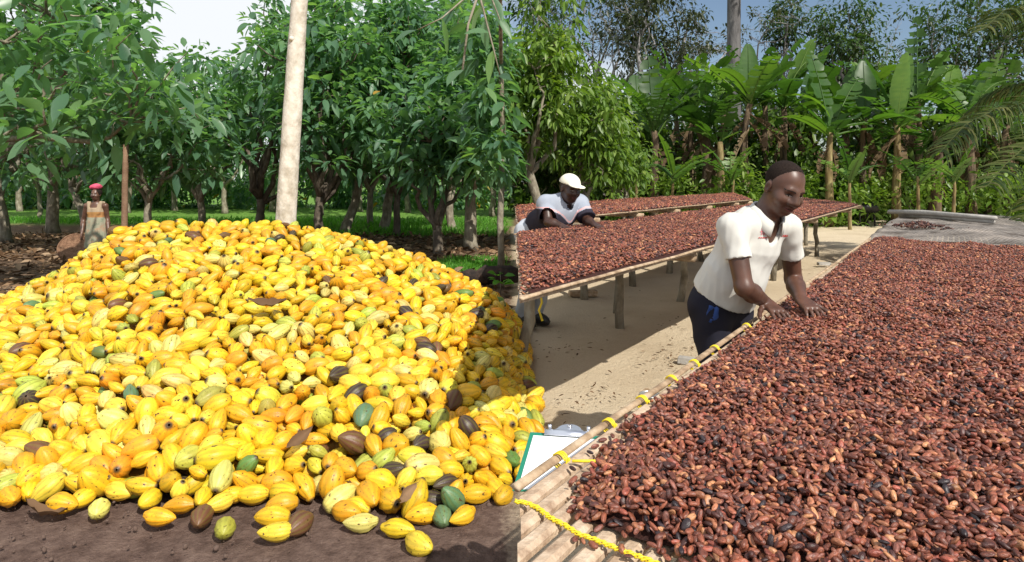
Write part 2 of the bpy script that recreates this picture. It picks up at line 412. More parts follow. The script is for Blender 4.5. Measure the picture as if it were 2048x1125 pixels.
# ------------------------------------------------------------------ drying tables
TP0, TU, TN = np.array([.017, 1.363]), np.array([.562, .827]), np.array([.827, -.562])
def TS(s, d, z=0.0):
    p = TP0 + TU * s + TN * d
    return Vector((p[0], p[1], z))
def s_at_x(x, d): return (x - .017 - .827 * d) / .562
def s_at_y(y, d): return (y - 1.363 + .562 * d) / .827
def drying_table(label, d0, d1, z, s0f, s1f, legs, n_slat, beams, group, rail=True, seed=1, xcut=.03):
    random.seed(seed)
    root = empty('drying_table', TS(max(s0f(d0), 0), (d0 + d1) / 2, 0), label, 'table', group)
    inv = Matrix.Translation(-root.location)
    def add(mb, name, mat, **k):
        mb.v = [inv @ v for v in mb.v]; return mb.build(name, mat, root, **k)
    step = (d1 - d0) / n_slat
    for k in range(n_slat):
        a = d0 + step * k + .002 + random.uniform(0, .004); b = d0 + step * (k + 1) - .004 - random.uniform(0, .008)
        dz = random.uniform(-.003, .004); j = random.uniform(-.01, .012)
        c = [TS(s0f(a) + j, a), TS(s0f(b) + j, b), TS(s1f(b) - random.uniform(0, .1), b), TS(s1f(a) - random.uniform(0, .1), a)]
        mb = MB(); nseg = 10; base = 0
        # a split cane: slightly domed across, wavering along
        rows = []
        for i in range(nseg + 1):
            t = (i / nseg) ** 1.6
            pa = c[0].lerp(c[3], t); pb = c[1].lerp(c[2], t); w = random.uniform(-.0025, .0025)
            for f, h in ((0, 0), (.25, .007), (.75, .007), (1, 0)):
                p = pa.lerp(pb, f); rows.append(Vector((p.x, p.y, z + dz + w - .007 + h)))
            for f in (1, 0):
                p = pa.lerp(pb, f); rows.append(Vector((p.x, p.y, z + dz + w - .018)))
        mb.v = rows
        for i in range(nseg):
            for q_ in range(6):
                a0 = i * 6 + q_; a1 = i * 6 + (q_ + 1) % 6
                mb.f.append((a0, a1, a1 + 6, a0 + 6))
        mb.f.append((5, 4, 3, 2, 1, 0)); e = nseg * 6; mb.f.append((e, e + 1, e + 2, e + 3, e + 4, e + 5))
        add(mb, 'slat', M['cane'], smooth=False)
    if rail:
        for dd, out in ((d0, -1), (d1, 1)):
            n_ = 26; pts = []
            for i in range(n_ + 1):
                t = (i / n_) ** 1.3; s_ = s0f(dd) * (1 - t) + s1f(dd) * t
                pts.append(TS(s_, dd + out * .008, z + .004 + random.uniform(-.003, .003)))
            add(MB().tube(pts, [.0115] * (n_ + 1), 8, wob=.14, flat=.65), 'side_rail', M['wood'])
    for s_, da, db in beams:
        da = max(da, (xcut + .03 - .017 - .562 * s_) / .827)
        add(MB().tube([TS(s_, da, z - .058), TS(s_ + .03, (da + db) / 2, z - .056), TS(s_ + .01, db, z - .06)], [.036, .04, .034], 8, wob=.08), 'crossbeam', M['wood'])
    for s_, dd, r in legs:
        tp = TS(s_ + random.uniform(-.02, .02), dd, z - .085); bt = TS(s_ + random.uniform(-.05, .05), dd, -.08)
        add(MB().tube(wander(bt, tp, 5, .12), [r * 1.1, r, r * 1.03, r * .95, r, r * 1.05], 9, wob=.07), 'leg', M['bark'])
    return root, add

T1S0 = lambda d: max(s_at_x(.014, d), s_at_y(.62, d))
T1S1 = lambda d: 14.0 - (d / 1.35) * 1.1
Z1, Z2, Z3 = .85, 1.0, 1.05
t1, add1 = drying_table('long cane drying table in front, covered with large dark beans', 0.0, 1.56, Z1, T1S0, T1S1,
    [(.15, .75, .04)] + [(s, d, .04) for s in (1.4, 3.2, 5.2, 7.2, 9.2, 11.2, 12.6) for d in (.3, 1.35)], 31,
    [(.10, .02, 1.55), (.50, .02, 1.55), (.95, .02, 1.55)] + [(s, .02, 1.54) for s in (1.4, 3.2, 5.2, 7.2, 9.2, 11.2)], 'bean drying tables', seed=3)
T2S0 = lambda d: s_at_x(.03, d)
T2S1 = lambda d: 13.2 + (d + .75) / (-1.774) * 4.0
t2, add2 = drying_table('middle drying table where the man in the cap spreads beans', -2.524, -.75, Z2, T2S0, T2S1,
    [(3.38, -2.22, .045)] + [(s, -2.08, .045) for s in (5.05, 6.75, 8.5, 10.3, 12.0, 13.8, 15.2)] + [(s, -1.5, .042) for s in (9.2, 12.9)] + [(s, -2.42, .04) for s in (5.6, 9.4, 13)], 22,
    [(s, -2.50, -.78) for s in (3.45, 5.05, 6.75, 8.5, 10.3, 12.0, 13.8)], 'bean drying tables', seed=5)
T3S0 = lambda d: s_at_x(.05, d)
T3S1 = lambda d: 13.95 + (d + 2.976) / (-2.17) * 6.5
t3, add3 = drying_table('farthest drying table, in front of the banana plants', -5.147, -2.976, Z3, T3S0, T3S1,
    [(s, -3.1, .05) for s in (6.2, 7.6, 9.1, 10.8, 12.6)] + [(s, -4.7, .05) for s in (8.4, 11, 14, 17)], 24,
    [(s, -5.1, -2.92) for s in (6.2, 7.6, 9.1, 10.8, 12.6, 13.7)], 'bean drying tables', seed=9)
random.seed(11)
add1(MB().tube([TS(.72, -.27, .664), TS(.70, 0, .667), TS(.66, .4, .664)], [.026, .028, .026], 8, wob=.08), 'ledge_pole', M['wood'])

# yellow plastic rope: a cross band over the slats and ties along the rail
m, t, b, n, l = nodes('yellow_rope'); b.inputs['Base Color'].default_value = (.78, .60, .02, 1); b.inputs['Roughness'].default_value = .45
M['rope'] = m
M['rope2'] = surf('yellow_rope_dull', [(.55, .42, .03), (.8, .62, .05)], 30, .5, 0)
band = [G(px, py, Z1 + .007) for px, py in ((1030, 1003), (1052, 1006), (1075, 1016), (1100, 1036), (1128, 1050), (1155, 1068), (1190, 1080), (1225, 1094), (1262, 1108), (1300, 1122), (1345, 1142))]
def resample(pts, n):
    d = [0]
    for a, c in zip(pts, pts[1:]): d.append(d[-1] + (c - a).length)
    out = []
    for i in range(n):
        s_ = d[-1] * i / (n - 1); k = min(max(j for j in range(len(d)) if d[j] <= s_), len(pts) - 2)
        out.append(pts[k].lerp(pts[k + 1], (s_ - d[k]) / (d[k + 1] - d[k] + 1e-9)))
    return out
bp_ = resample(band, 120)
for ph, am in ((0, .0036), (2.1, .0036), (4.2, .0036)):
    pts = []
    for i, p in enumerate(bp_):
        tg = (bp_[min(i + 1, 119)] - bp_[max(i - 1, 0)]).normalized(); sd = tg.cross(Vector((0, 0, 1)))
        an = i * .62 + ph
        pts.append(p + sd * am * math.cos(an) * 1.2 + Vector((0, 0, am * math.sin(an) * .7)))
    add1(MB().tube(pts, [.0020 + .0010 * math.sin(i * 1.7 + ph) for i in range(120)], 6), 'rope_strand', M['rope'])
def tie(s_, d_, zc, w=.021, turns=3, adder=add1, r=.0022):
    pts = []
    for i in range(turns * 12 + 1):
        an = i * math.pi / 6 + .3
        c = TS(s_ + (i / (turns * 12) - .5) * .022, d_ + w * math.cos(an) * .85, zc + .018 * math.sin(an))
        pts.append(c)
    adder(MB().tube(pts, r, 5), 'rope_tie', M['rope'])
for px, py in ((1136, 926), (1230, 856), (1296, 808), (1356, 766), (1411, 735), (1446, 704), (1500, 657)):
    g = G(px, py, Z1); s_ = float(np.dot(np.array([g.x, g.y]) - TP0, TU)); tie(s_, 0.0, Z1 + .002)
for px, py in ((1165, 934),):
    a = [TS(s_at_y(1.46, d) + .02, d, Z1 + .011) for d in (.035, .055, .08, .10)]
    add1(MB().tube(a, .0036, 6), 'rope_tie', M['rope'])
tl = G(1080, 585, Z2 - .05)
add2(MB().tube([tl, tl + Vector((.01, 0, -.05)), tl + Vector((-.005, .01, -.09)), tl + Vector((.012, 0, -.14))], .006, 5), 'rope_tie', M['rope2'])

# ------------------------------------------------------------------ beans
def bean_mesh(seg=10, rings=7):
    v = []; f = []
    for i in range(rings + 1):
        a = math.pi * i / rings; x = -math.cos(a); r = math.sin(a) ** .8
        for k in range(seg):
            an = 2 * math.pi * k / seg
            v.append((x * .5, r * .25 * math.cos(an) + .03 * (x * x), r * .2 * math.sin(an)))
    for i in range(rings):
        for k in range(seg):
            k2 = (k + 1) % seg; f.append((i * seg + k, i * seg + k2, (i + 1) * seg + k2, (i + 1) * seg + k))
    me = bpy.data.meshes.new('bean'); me.from_pydata(v, [], f); me.update(); me.polygons.foreach_set('use_smooth', [True] * len(me.polygons))
    return me
def bean_material(own):
    m, t, b, n, l = nodes('bean_skin' + ('' if own else '_mass'))
    c, r = tint(n, t, l, own)
    tcn = n('ShaderNodeTexCoord'); ad = n('ShaderNodeVectorMath'); ad.operation = 'ADD'; l(tcn.outputs['Generated'], ad.inputs[0])
    sc = n('ShaderNodeMath'); sc.operation = 'MULTIPLY'; sc.inputs[1].default_value = 37; l(r, sc.inputs[0]); l(sc.outputs[0], ad.inputs[1])
    no_ = n('ShaderNodeTexNoise'); no_.inputs['Scale'].default_value = 3.2; no_.inputs['Detail'].default_value = 5; l(ad.outputs[0], no_.inputs['Vector'])
    rr = ramp(t, [(.45, .42, .42), (1, 1, 1), (1.35, 1.3, 1.25)], [.3, .52, .75]); l(no_.outputs['Fac'], rr.inputs[0])
    mxn = n('ShaderNodeMix'); mxn.data_type = 'RGBA'; mxn.blend_type = 'MULTIPLY'; mxn.inputs['Factor'].default_value = 1
    l(c, mxn.inputs['A']); l(rr.outputs[0], mxn.inputs['B']); l(mxn.outputs['Result'], b.inputs['Base Color'])
    b.inputs['Roughness'].default_value = .44; b.inputs['Specular IOR Level'].default_value = .5
    bp = n('ShaderNodeBump'); bp.inputs['Strength'].default_value = .6; bp.inputs['Distance'].default_value = .003; l(no_.outputs['Fac'], bp.inputs['Height']); l(bp.outputs[0], b.inputs['Normal'])
    return m
BEAN = bean_mesh(); BEAN_LO = bean_mesh(7, 4)
BM_OWN, BM_MASS = bean_material(True), bean_material(False)
BEAN.materials.append(BM_OWN); BEAN_M = BEAN.copy(); BEAN_M.materials[0] = BM_MASS; BEAN_LO.materials.append(BM_MASS)
M['beanshade'] = surf('bean_gap_shade', [(.012, .004, .003), (.04, .012, .008), (.09, .03, .02)], 60, .8, .8, 110, dist=.01, coords='Object')  # dark sheet under the beans, shade of the gaps put in its colour
def bean_cols(n, pale=0.0):
    pal = np.array([(.17, .058, .030), (.105, .036, .021), (.24, .10, .047), (.34, .17, .075), (.05, .019, .014), (.022, .015, .016), (.19, .055, .033), (.15, .06, .04)])
    k = RNG.choice(8, n, p=[.27, .22, .13, .05, .12, .05, .09, .07])
    c = pal[k] * (1 + .22 * RNG.normal(0, 1, (n, 1))).clip(.5, 1.6) * (1.36 + pale) * np.array([1.04, .96, 1.02])
    return np.concatenate([c, RNG.random((n, 1))], 1)
def in_poly(px, py, poly):
    ins = np.zeros(len(px), bool); j = len(poly) - 1
    for i in range(len(poly)):
        xi, yi = poly[i]; xj, yj = poly[j]
        c = ((yi > py) != (yj > py)) & (px < (xj - xi) * (py - yi) / (yj - yi + 1e-12) + xi); ins ^= c; j = i
    return ins
def interp(tab, v): return np.interp(v, [a for a, _ in tab], [c for _, c in tab])
def bean_points(step, smax, d0, d1, s0, keep):
    ns = int((smax - s0) / step); nd = int((d1 - d0) / step)
    s_, d_ = np.meshgrid(s0 + np.arange(ns) * step, d0 + np.arange(nd) * step, indexing='ij')
    s_ = (s_ + RNG.uniform(-.5, .5, s_.shape) * step).ravel(); d_ = (d_ + RNG.uniform(-.5, .5, d_.shape) * step).ravel()
    k = keep(s_, d_); return s_[k], d_[k]
def sd_xy(s_, d_): return TP0[0] + TU[0] * s_ + TN[0] * d_, TP0[1] + TU[1] * s_ + TN[1] * d_
def bean_eul(n, tilt=.5):
    return np.stack([RNG.normal(0, .5, n), RNG.normal(0, tilt, n), RNG.uniform(0, 6.283, n)], 1)

# near table: bean patch with an irregular left margin and near corner, as on the slats in front
EDGE = [(400, 1850), (480, 1746), (560, 1640), (655, 1518), (705, 1466), (735, 1428), (766, 1378), (808, 1322), (855, 1268), (885, 1248), (905, 1226), (930, 1196), (960, 1168), (985, 1153), (1010, 1152), (1040, 1166), (1060, 1198), (1080, 1244), (1100, 1290), (1125, 1345), (1200, 1500), (1500, 2100)]
END1 = lambda d: 6.87 - .48 * d
def inside1(s_, d_):
    """Metres inside the ragged margin of the bean patch."""
    x, y = sd_xy(s_, d_); y = np.maximum(y, .1)
    px = CX + FPX * x / y; py = HOR + FPX * (CAM_H - Z1) / y
    near = (px - interp(EDGE, py)) * y / FPX * .8
    far = d_ - .05 - .015 * np.sin(s_ * 2.1) - .01 * np.sin(s_ * 7.3)
    k = np.where(y < 2.4, near, far) + .012 * np.sin(s_ * 31) * np.sin(d_ * 27)
    return np.minimum(k, END1(d_) + .05 * np.sin(d_ * 9) - s_)
def lay1(s_, d_):
    cover = np.clip(inside1(s_, d_) / .10, 0, 1)
    return cover ** .6 * (.032 + .013 * vnoise(s_ * 7, d_ * 7, 21) + .012 * vnoise(s_ * 19, d_ * 19, 22))
def keep1(s_, d_):
    x, y = sd_xy(s_, d_)
    return (inside1(s_, d_) > RNG.normal(0, .011, len(s_))) & (d_ < 1.53) & (d_ > .03) & (y > .66) & (x > .03)
s1, d1 = bean_points(.0132, 7.0, .03, 1.55, -.9, keep1)
s1b, d1b = bean_points(.0185, 7.0, .03, 1.55, -.9, keep1)
n_top = len(s1)
ss = np.concatenate([s1, s1b]); dd = np.concatenate([d1, d1b])
x, y = sd_xy(ss, dd); L1 = lay1(ss, dd)
zz = Z1 + .006 + np.maximum(L1, .002) + np.concatenate([RNG.normal(0, .0035, n_top), .008 + RNG.normal(0, .004, len(s1b))])
stray = [(1348, 1.0)]
P1 = np.stack([x, y, zz], 1)
# strays on the bare slats
sp_ = [G(px, py, Z1 + .008) for px, py in ((1145, 937), (1150, 1078), (1166, 1082), (1186, 1090), (1243, 1098), (1258, 1112), (1180, 905), (1190, 893), (1205, 880), (1225, 872), (1240, 860), (1152, 1002), (1160, 1022), (1176, 1040))]
P1 = np.concatenate([P1, np.array([tuple(p) for p in sp_])])
nP = len(P1); E1 = bean_eul(nP); S1 = (.0215 * (1 + .13 * RNG.normal(0, 1, nP)).clip(.7, 1.35))[:, None] * np.stack([np.ones(nP), 1 + .18 * RNG.normal(0, 1, nP), (1 + .3 * RNG.normal(0, 1, nP)).clip(.45, 1.6)], 1)
E1[-14:, :2] *= .15
C1 = bean_cols(nP)
px1 = CX + FPX * P1[:, 0] / P1[:, 1]; py1 = HOR + FPX * (CAM_H - P1[:, 2]) / P1[:, 1]
vis = (px1 > 1040) & (px1 < 2040) & (py1 < 1120)
top = np.ones(nP, bool); top[n_top:-14] = True
rank = np.where(vis, np.linalg.norm(P1 - np.array([0, 0, CAM_H]), axis=1), 99) - .02 * (P1[:, 2] - Z1) / .03
own = np.zeros(nP, bool); own[np.argsort(rank)[:286]] = True; own[-14:] = True
for k in np.nonzero(own)[0]:
    o = link('cocoa_bean', BEAN); o.location = P1[k]; o.rotation_euler = E1[k]; o.scale = S1[k]; o.color = C1[k]
    loose = k >= nP - 14
    lum = C1[k, :3].sum(); tone = 'blackened' if lum < .075 else 'dark brown' if lum < .2 else 'reddish brown' if lum < .36 else 'light brown' if lum < .5 else 'pale tan'
    pos = ['left tip', 'left of middle', 'middle', 'right of middle', 'right corner'][min(4, max(0, int((px1[k] - 1140) / 180)))]
    row = 'in the bottom row' if py1[k] > 1085 else 'in the second row'
    tag(o, f'{tone} cocoa bean lying loose on the bare slats near the yellow rope' if loose else f'{tone} cocoa bean {row} of the front table, {pos}', 'bean',
        f'{tone} loose beans on the bare slats' if loose else f'{tone} beans {row}, {pos}')
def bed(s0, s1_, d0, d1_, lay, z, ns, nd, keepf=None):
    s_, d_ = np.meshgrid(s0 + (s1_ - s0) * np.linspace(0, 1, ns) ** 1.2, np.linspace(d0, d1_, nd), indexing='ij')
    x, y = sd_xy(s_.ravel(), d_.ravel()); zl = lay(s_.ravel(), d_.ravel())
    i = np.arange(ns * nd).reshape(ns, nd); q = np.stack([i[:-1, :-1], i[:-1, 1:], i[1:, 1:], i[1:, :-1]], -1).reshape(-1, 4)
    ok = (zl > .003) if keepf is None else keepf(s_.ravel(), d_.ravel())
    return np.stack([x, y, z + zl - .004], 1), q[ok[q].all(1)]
rest = ~own
o = scatter('cocoa_beans', P1[rest], E1[rest], S1[rest], C1[rest], BEAN_M, BM_MASS,
            bed(-.9, 7.0, .03, 1.54, lay1, Z1, 160, 60, lambda s_, d_: (lay1(s_, d_) > .006) & (sd_xy(s_, d_)[0] > .03)), M['beanshade'])
tag(o, 'thick layer of drying brown cocoa beans spread over the front table', 'beans', kind='stuff')

def far_layer(label, d0, d1_, z, S0, S1_, steps, seed, hmax):
    def lay(s_, d_):
        e = np.clip(np.minimum(d_ - d0, d1_ - d_) / .1, 0, 1) * np.clip((s_ - S0(d_)) / .05, 0, 1) * np.clip((S1_(d_) - .15 - s_) / .15, 0, 1)
        return e * (.024 + hmax * vnoise(s_ * 3, d_ * 3, seed) + .008 * vnoise(s_ * 11, d_ * 11, seed + 1))
    Ps, Sc = [], []
    smin = S0(d1_); smax = max(S1_(d0), S1_(d1_)); prev = smin
    for step, upto, size in steps:
        s_, d_ = bean_points(step, min(upto, smax), d0 + .02, d1_ - .02, prev,
                             lambda a, b_: (a > np.array([S0(q_) for q_ in b_]) + .02) & (a < np.array([S1_(q_) for q_ in b_]) - .1) & (lay(a, b_) > -1))
        x, y = sd_xy(s_, d_)
        Ps.append(np.stack([x, y, z + .008 + lay(s_, d_) + RNG.normal(0, .006, len(x))], 1)); Sc.append(np.full(len(x), size)); prev = min(upto, smax)
    P = np.concatenate(Ps); sc = np.concatenate(Sc) * (1 + .15 * RNG.normal(0, 1, len(P))).clip(.6, 1.5)
    vec = np.vectorize(S0); vec1 = np.vectorize(S1_)
    bd = bed(smin, smax, d0 + .01, d1_ - .01, lambda a, b_: np.maximum(lay(a, b_), .002), z + .004, 120, 40, lambda a, b_: (a > vec(b_)) & (a < vec1(b_) - .1))
    o = scatter('cocoa_beans', P, bean_eul(len(P), .4), np.repeat(sc[:, None], 3, 1), bean_cols(len(P)), BEAN_LO, BM_MASS, bd, M['beanshade'])
    return tag(o, label, 'beans', kind='stuff')
far_layer('drying brown cocoa beans spread over the middle table', -2.524, -.75, Z2, lambda d: s_at_x(.035, d), T2S1, [(.0172, 7.0, .0255), (.026, 20, .037)], 31, .006)
far_layer('drying brown cocoa beans spread over the farthest table', -5.147, -2.976, Z3, lambda d: s_at_x(.055, d), T3S1, [(.03, 30, .045)], 41, .006)

# ------------------------------------------------------------------ cocoa pods
def pod_mesh(name, bulge, tip, neck, seg=30, rings=14, bend=0.0, wart=.0, ribs=.10):
    v, f, gr, al = [], [], [], []
    for i in range(rings + 1):
        u = i / rings; x = -.5 + u
        r = max(0, 1 - abs(2 * u - 1) ** 2.3) ** .56 * (1 - neck * math.exp(-((u - .13) / .1) ** 2)) * (1 - tip * max(0, u - .5) ** 1.2 * 1.7)
        r = max(r, .0) * .5 * bulge
        if i == 0: r = .035
        for k in range(seg):
            an = 2 * math.pi * k / seg
            g_ = .5 + .5 * math.cos(10 * an)          # ten ribs round the pod
            g2 = .5 + .5 * math.cos(5 * an)
            rr = r * (1 - ribs * (1 - g_) ** 1.5 - .035 * (1 - g2)) * (1 + wart * (math.sin(u * 31 + an * 7 + bulge * 90) * math.sin(an * 11 - u * 23) + .8 * math.sin(an * 2 + bulge * 50 + u * 5)))
            v.append((x, rr * math.cos(an) + bend * (u - .5) ** 2 - bend * .06, rr * math.sin(an))); gr.append(g_); al.append(u)
    for i in range(rings):
        for k in range(seg):
            k2 = (k + 1) % seg; f.append((i * seg + k, (i + 1) * seg + k, (i + 1) * seg + k2, i * seg + k2))
    f.append(tuple(range(seg)))
    nv = len(v)
    me = np_mesh(name, v, [np.array(f[:-1])], True, {'rib': gr, 'along': al})
    return me
def pod_material(own):
    m, t, b, n, l = nodes('pod_skin' + ('' if own else '_mass'))
    c, r = tint(n, t, l, own)
    a1 = n('ShaderNodeAttribute'); a1.attribute_name = 'rib'; a2 = n('ShaderNodeAttribute'); a2.attribute_name = 'along'
    tcn = n('ShaderNodeTexCoord'); ad = n('ShaderNodeVectorMath'); ad.operation = 'ADD'; l(tcn.outputs['Generated'], ad.inputs[0])
    sc = n('ShaderNodeMath'); sc.operation = 'MULTIPLY'; sc.inputs[1].default_value = 53; l(r, sc.inputs[0]); l(sc.outputs[0], ad.inputs[1])
    def noise(s_, d=5):
        k = n('ShaderNodeTexNoise'); k.inputs['Scale'].default_value = s_; k.inputs['Detail'].default_value = d; l(ad.outputs[0], k.inputs['Vector']); return k.outputs['Fac']
    n1, n2, n3 = noise(2.2), noise(7.0, 4), noise(18, 3)
    def mixc(f, a, bb, mode='MIX'):
        k = n('ShaderNodeMix'); k.data_type = 'RGBA'; k.blend_type = mode
        (l(f, k.inputs['Factor']) if not isinstance(f, float) else setattr(k.inputs['Factor'], 'default_value', f))
        for nm, q_ in (('A', a), ('B', bb)):
            (l(q_, k.inputs[nm]) if not isinstance(q_, tuple) else setattr(k.inputs[nm], 'default_value', (*q_, 1)))
        return k.outputs['Result']
    tone = ramp(t, [(.78, .72, .7), (1, 1, 1), (1.12, 1.12, 1.3)], [.3, .5, .72]); l(n1, tone.inputs[0])
    c = mixc(1.0, c, tone.outputs[0], 'MULTIPLY')
    gr = n('ShaderNodeMath'); gr.operation = 'MULTIPLY_ADD'; l(a1.outputs['Fac'], gr.inputs[0]); gr.inputs[1].default_value = -1; gr.inputs[2].default_value = 1
    g2 = n('ShaderNodeMapRange'); g2.inputs['From Min'].default_value = .55; g2.inputs['From Max'].default_value = 1.0; g2.inputs['To Max'].default_value = 1.1; l(gr.outputs[0], g2.inputs['Value'])
    g3 = n('ShaderNodeMath'); g3.operation = 'MULTIPLY'; l(g2.outputs[0], g3.inputs[0]); l(n2, g3.inputs[1])
    c = mixc(g3.outputs[0], c, (.17, .17, .02))
    sp1 = ramp(t, [(0, 0, 0), (1, 1, 1)], [.64, .69]); l(n2, sp1.inputs[0])
    sp2 = ramp(t, [(0, 0, 0), (1, 1, 1)], [.655, .70]); l(n3, sp2.inputs[0])
    c = mixc(sp1.outputs[0], c, (.07, .035, .012)); c = mixc(sp2.outputs[0], c, (.09, .05, .015))
    en = ramp(t, [(1, 1, 1), (0, 0, 0)], [.02, .07]); l(a2.outputs['Fac'], en.inputs[0])
    c = mixc(en.outputs[0], c, (.08, .05, .025))
    l(c, b.inputs['Base Color']); b.inputs['Roughness'].default_value = .46; b.inputs['Specular IOR Level'].default_value = .4
    bp = n('ShaderNodeBump'); bp.inputs['Strength'].default_value = .25; bp.inputs['Distance'].default_value = .004; l(n3, bp.inputs['Height']); l(bp.outputs[0], b.inputs['Normal'])
    return m
PM_OWN, PM_MASS = pod_material(True), pod_material(False)
PODS = [pod_mesh('pod_plump', .62, .45, .12, bend=.12, wart=.02), pod_mesh('pod_long', .53, .6, .26, bend=-.2, wart=.025, ribs=.12), pod_mesh('pod_round', .71, .3, .05, bend=.05, wart=.015, ribs=.07), pod_mesh('pod_warty', .59, .5, .2, bend=.25, wart=.045, ribs=.14), pod_mesh('pod_plump_smooth', .66, .4, .03, bend=-.1, wart=.015, ribs=.06)]
POD_M = [pod_mesh('pod_mass', .61, .45, .12, 20, 12, .12, .02), pod_mesh('pod_mass', .53, .6, .26, 20, 12, -.2, .025, .12), pod_mesh('pod_mass', .70, .3, .05, 20, 12, .05, .015, .07), pod_mesh('pod_mass', .58, .5, .2, 20, 12, .25, .045, .14)]
for p_ in POD_M: p_.materials.append(PM_MASS)
for p_ in PODS: p_.materials.append(PM_OWN)
PAL = {'yellow': (.74, .45, .016), 'gold': (.72, .35, .012), 'lemon': (.77, .56, .045), 'pale': (.68, .56, .14), 'lime': (.40, .42, .06), 'green': (.12, .22, .05),
       'bluegreen': (.10, .19, .09), 'brown': (.13, .055, .025), 'black': (.045, .026, .022), 'orange': (.68, .29, .014)}
WORDS = {'yellow': 'ripe yellow', 'gold': 'deep golden', 'lemon': 'bright lemon-yellow', 'pale': 'pale whitish-yellow', 'lime': 'yellow-green', 'green': 'green unripe',
         'bluegreen': 'grey-green', 'brown': 'rotten brown', 'black': 'blackened dark', 'orange': 'orange'}
crest_px = [(-700, 640), (-300, 630), (0, 590), (60, 566), (130, 530), (160, 503), (215, 470), (240, 448), (300, 440), (400, 435), (560, 436), (620, 446), (700, 462), (770, 482), (850, 508), (900, 533), (950, 563), (1012, 592), (1040, 606)]
front_px = [(-700, 960), (0, 992), (60, 978), (150, 968), (250, 985), (350, 1000), (420, 1012), (520, 985), (620, 975), (700, 1000), (800, 1010), (870, 1020), (920, 1000), (960, 985), (1012, 978), (1040, 975)]
YC = [(-700, 4.6), (0, 5.1), (240, 5.6), (500, 5.9), (800, 5.9), (1024, 5.7)]
def heap(x, y):
    """Height of the heap over the ground."""
    px = CX + FPX * x / np.maximum(y, .3)
    yf = (CAM_H - .05) * FPX / (interp(front_px, px) - HOR); yc = interp(YC, px)
    zc = CAM_H - (interp(crest_px, px) + 20 - HOR) / FPX * yc
    t_ = (y - yf) / (yc - yf)
    h = np.where(t_ < 1, zc * np.clip(t_, 0, 1) ** .82, zc * np.clip(1 - .3 * (y - yc) - ((y - yc) / 1.7) ** 2, 0, 1))
    h = np.where(t_ < 0, 0, h)
    return h * np.clip(1 - (x + .13) / .25, 0, 1), t_
# pods lying loose in front: column, row, colour, heading (degrees), mesh
FRONT = [(450, 1050, 'lime', 75, 2), (404, 1030, 'brown', 80, 0), (360, 1006, 'gold', 175, 1), (318, 1030, 'gold', 10, 1), (240, 978, 'lemon', 15, 0), (198, 1012, 'pale', 70, 2),
         (166, 990, 'yellow', 110, 2), (125, 1003, 'gold', 5, 0), (20, 990, 'gold', 40, 0), (60, 977, 'yellow', 60, 2), (545, 1029, 'yellow', 178, 0), (556, 1059, 'lemon', 165, 1), (597, 1045, 'brown', 115, 0),
         (693, 1019, 'gold', 20, 0), (722, 1042, 'pale', 172, 1), (796, 1053, 'yellow', 12, 1), (838, 1084, 'lemon', 38, 0), (846, 1024, 'yellow', 160, 0), (884, 1027, 'bluegreen', 75, 2),
         (926, 1028, 'yellow', 135, 1), (862, 998, 'black', 5, 0), (950, 985, 'gold', 165, 0), (992, 975, 'yellow', 60, 0), (300, 992, 'yellow', 100, 2), (640, 965, 'pale', 80, 2), (40, 925, 'brown', 160, 1),
         (355, 962, 'black', 10, 0), (462, 988, 'yellow', 150, 1), (440, 1002, 'lemon', 130, 1), (268, 972, 'lime', 0, 0), (505, 985, 'yellow', 170, 0), (565, 1003, 'gold', 165, 0), (1006, 985, 'gold', 120, 2)]
pc, pe, pl, pw = [], [], [], []
for px, py, c, hd, mk in FRONT:
    g = G(px, py, .045); pc.append((g.x, g.y, .045)); pe.append((random.uniform(0, 6), random.uniform(-.08, .08), -math.radians(hd))); pl.append(.152 if mk != 2 else .125); pw.append(1)
nF = len(pc)
def darts(n_try, rmin, lift, seed, existing):
    r = np.random.default_rng(seed); cell = {}
    out = []
    for p in existing: cell.setdefault((int(p[0] // .15), int(p[1] // .15), int(p[2] // .15)), []).append(p)
    xs = r.uniform(-6.0, .16, n_try); ys = r.uniform(2.85, 7.0, n_try); h, t_ = heap(xs, ys)
    px = CX + FPX * xs / ys
    ok = (t_ > 0) & (t_ < 1.55) & (h > .012) & (px > -330)
    for x_, y_, h_ in zip(xs[ok], ys[ok], h[ok]):
        z_ = max(.045, h_ + lift)
        k = (int(x_ // .15), int(y_ // .15), int(z_ // .15)); good = True
        for a in (-1, 0, 1):
            for b_ in (-1, 0, 1):
                for c_ in (-1, 0, 1):
                    for p in cell.get((k[0] + a, k[1] + b_, k[2] + c_), ()):
                        if (p[0] - x_) ** 2 + (p[1] - y_) ** 2 + (p[2] - z_) ** 2 < rmin * rmin: good = False; break
                    if not good: break
                if not good: break
            if not good: break
        if good:
            p = (x_, y_, z_); out.append(p); cell.setdefault(k, []).append(p)
    return out
lay_a = darts(40000, .0775, .02, 5, pc)
lay_b = darts(18000, .092, -.045, 6, pc)
allp = pc + lay_a + lay_b
C_ = np.array(allp); nP_ = len(C_)
Ln_ = np.concatenate([pl, (np.random.default_rng(4).normal(.141, .022, nP_ - nF) * np.clip(1.07 - .035 * (C_[nF:, 1] - 3), .9, 1.07)).clip(.085, .19)])
e_ = np.stack([RNG.uniform(0, 6.28, nP_), RNG.normal(0, .42, nP_), RNG.uniform(0, 6.28, nP_)], 1); e_[:nF] = pe
ax = rot_mats(e_)[:, :, 0]
fat = .25 * np.ones(nP_)
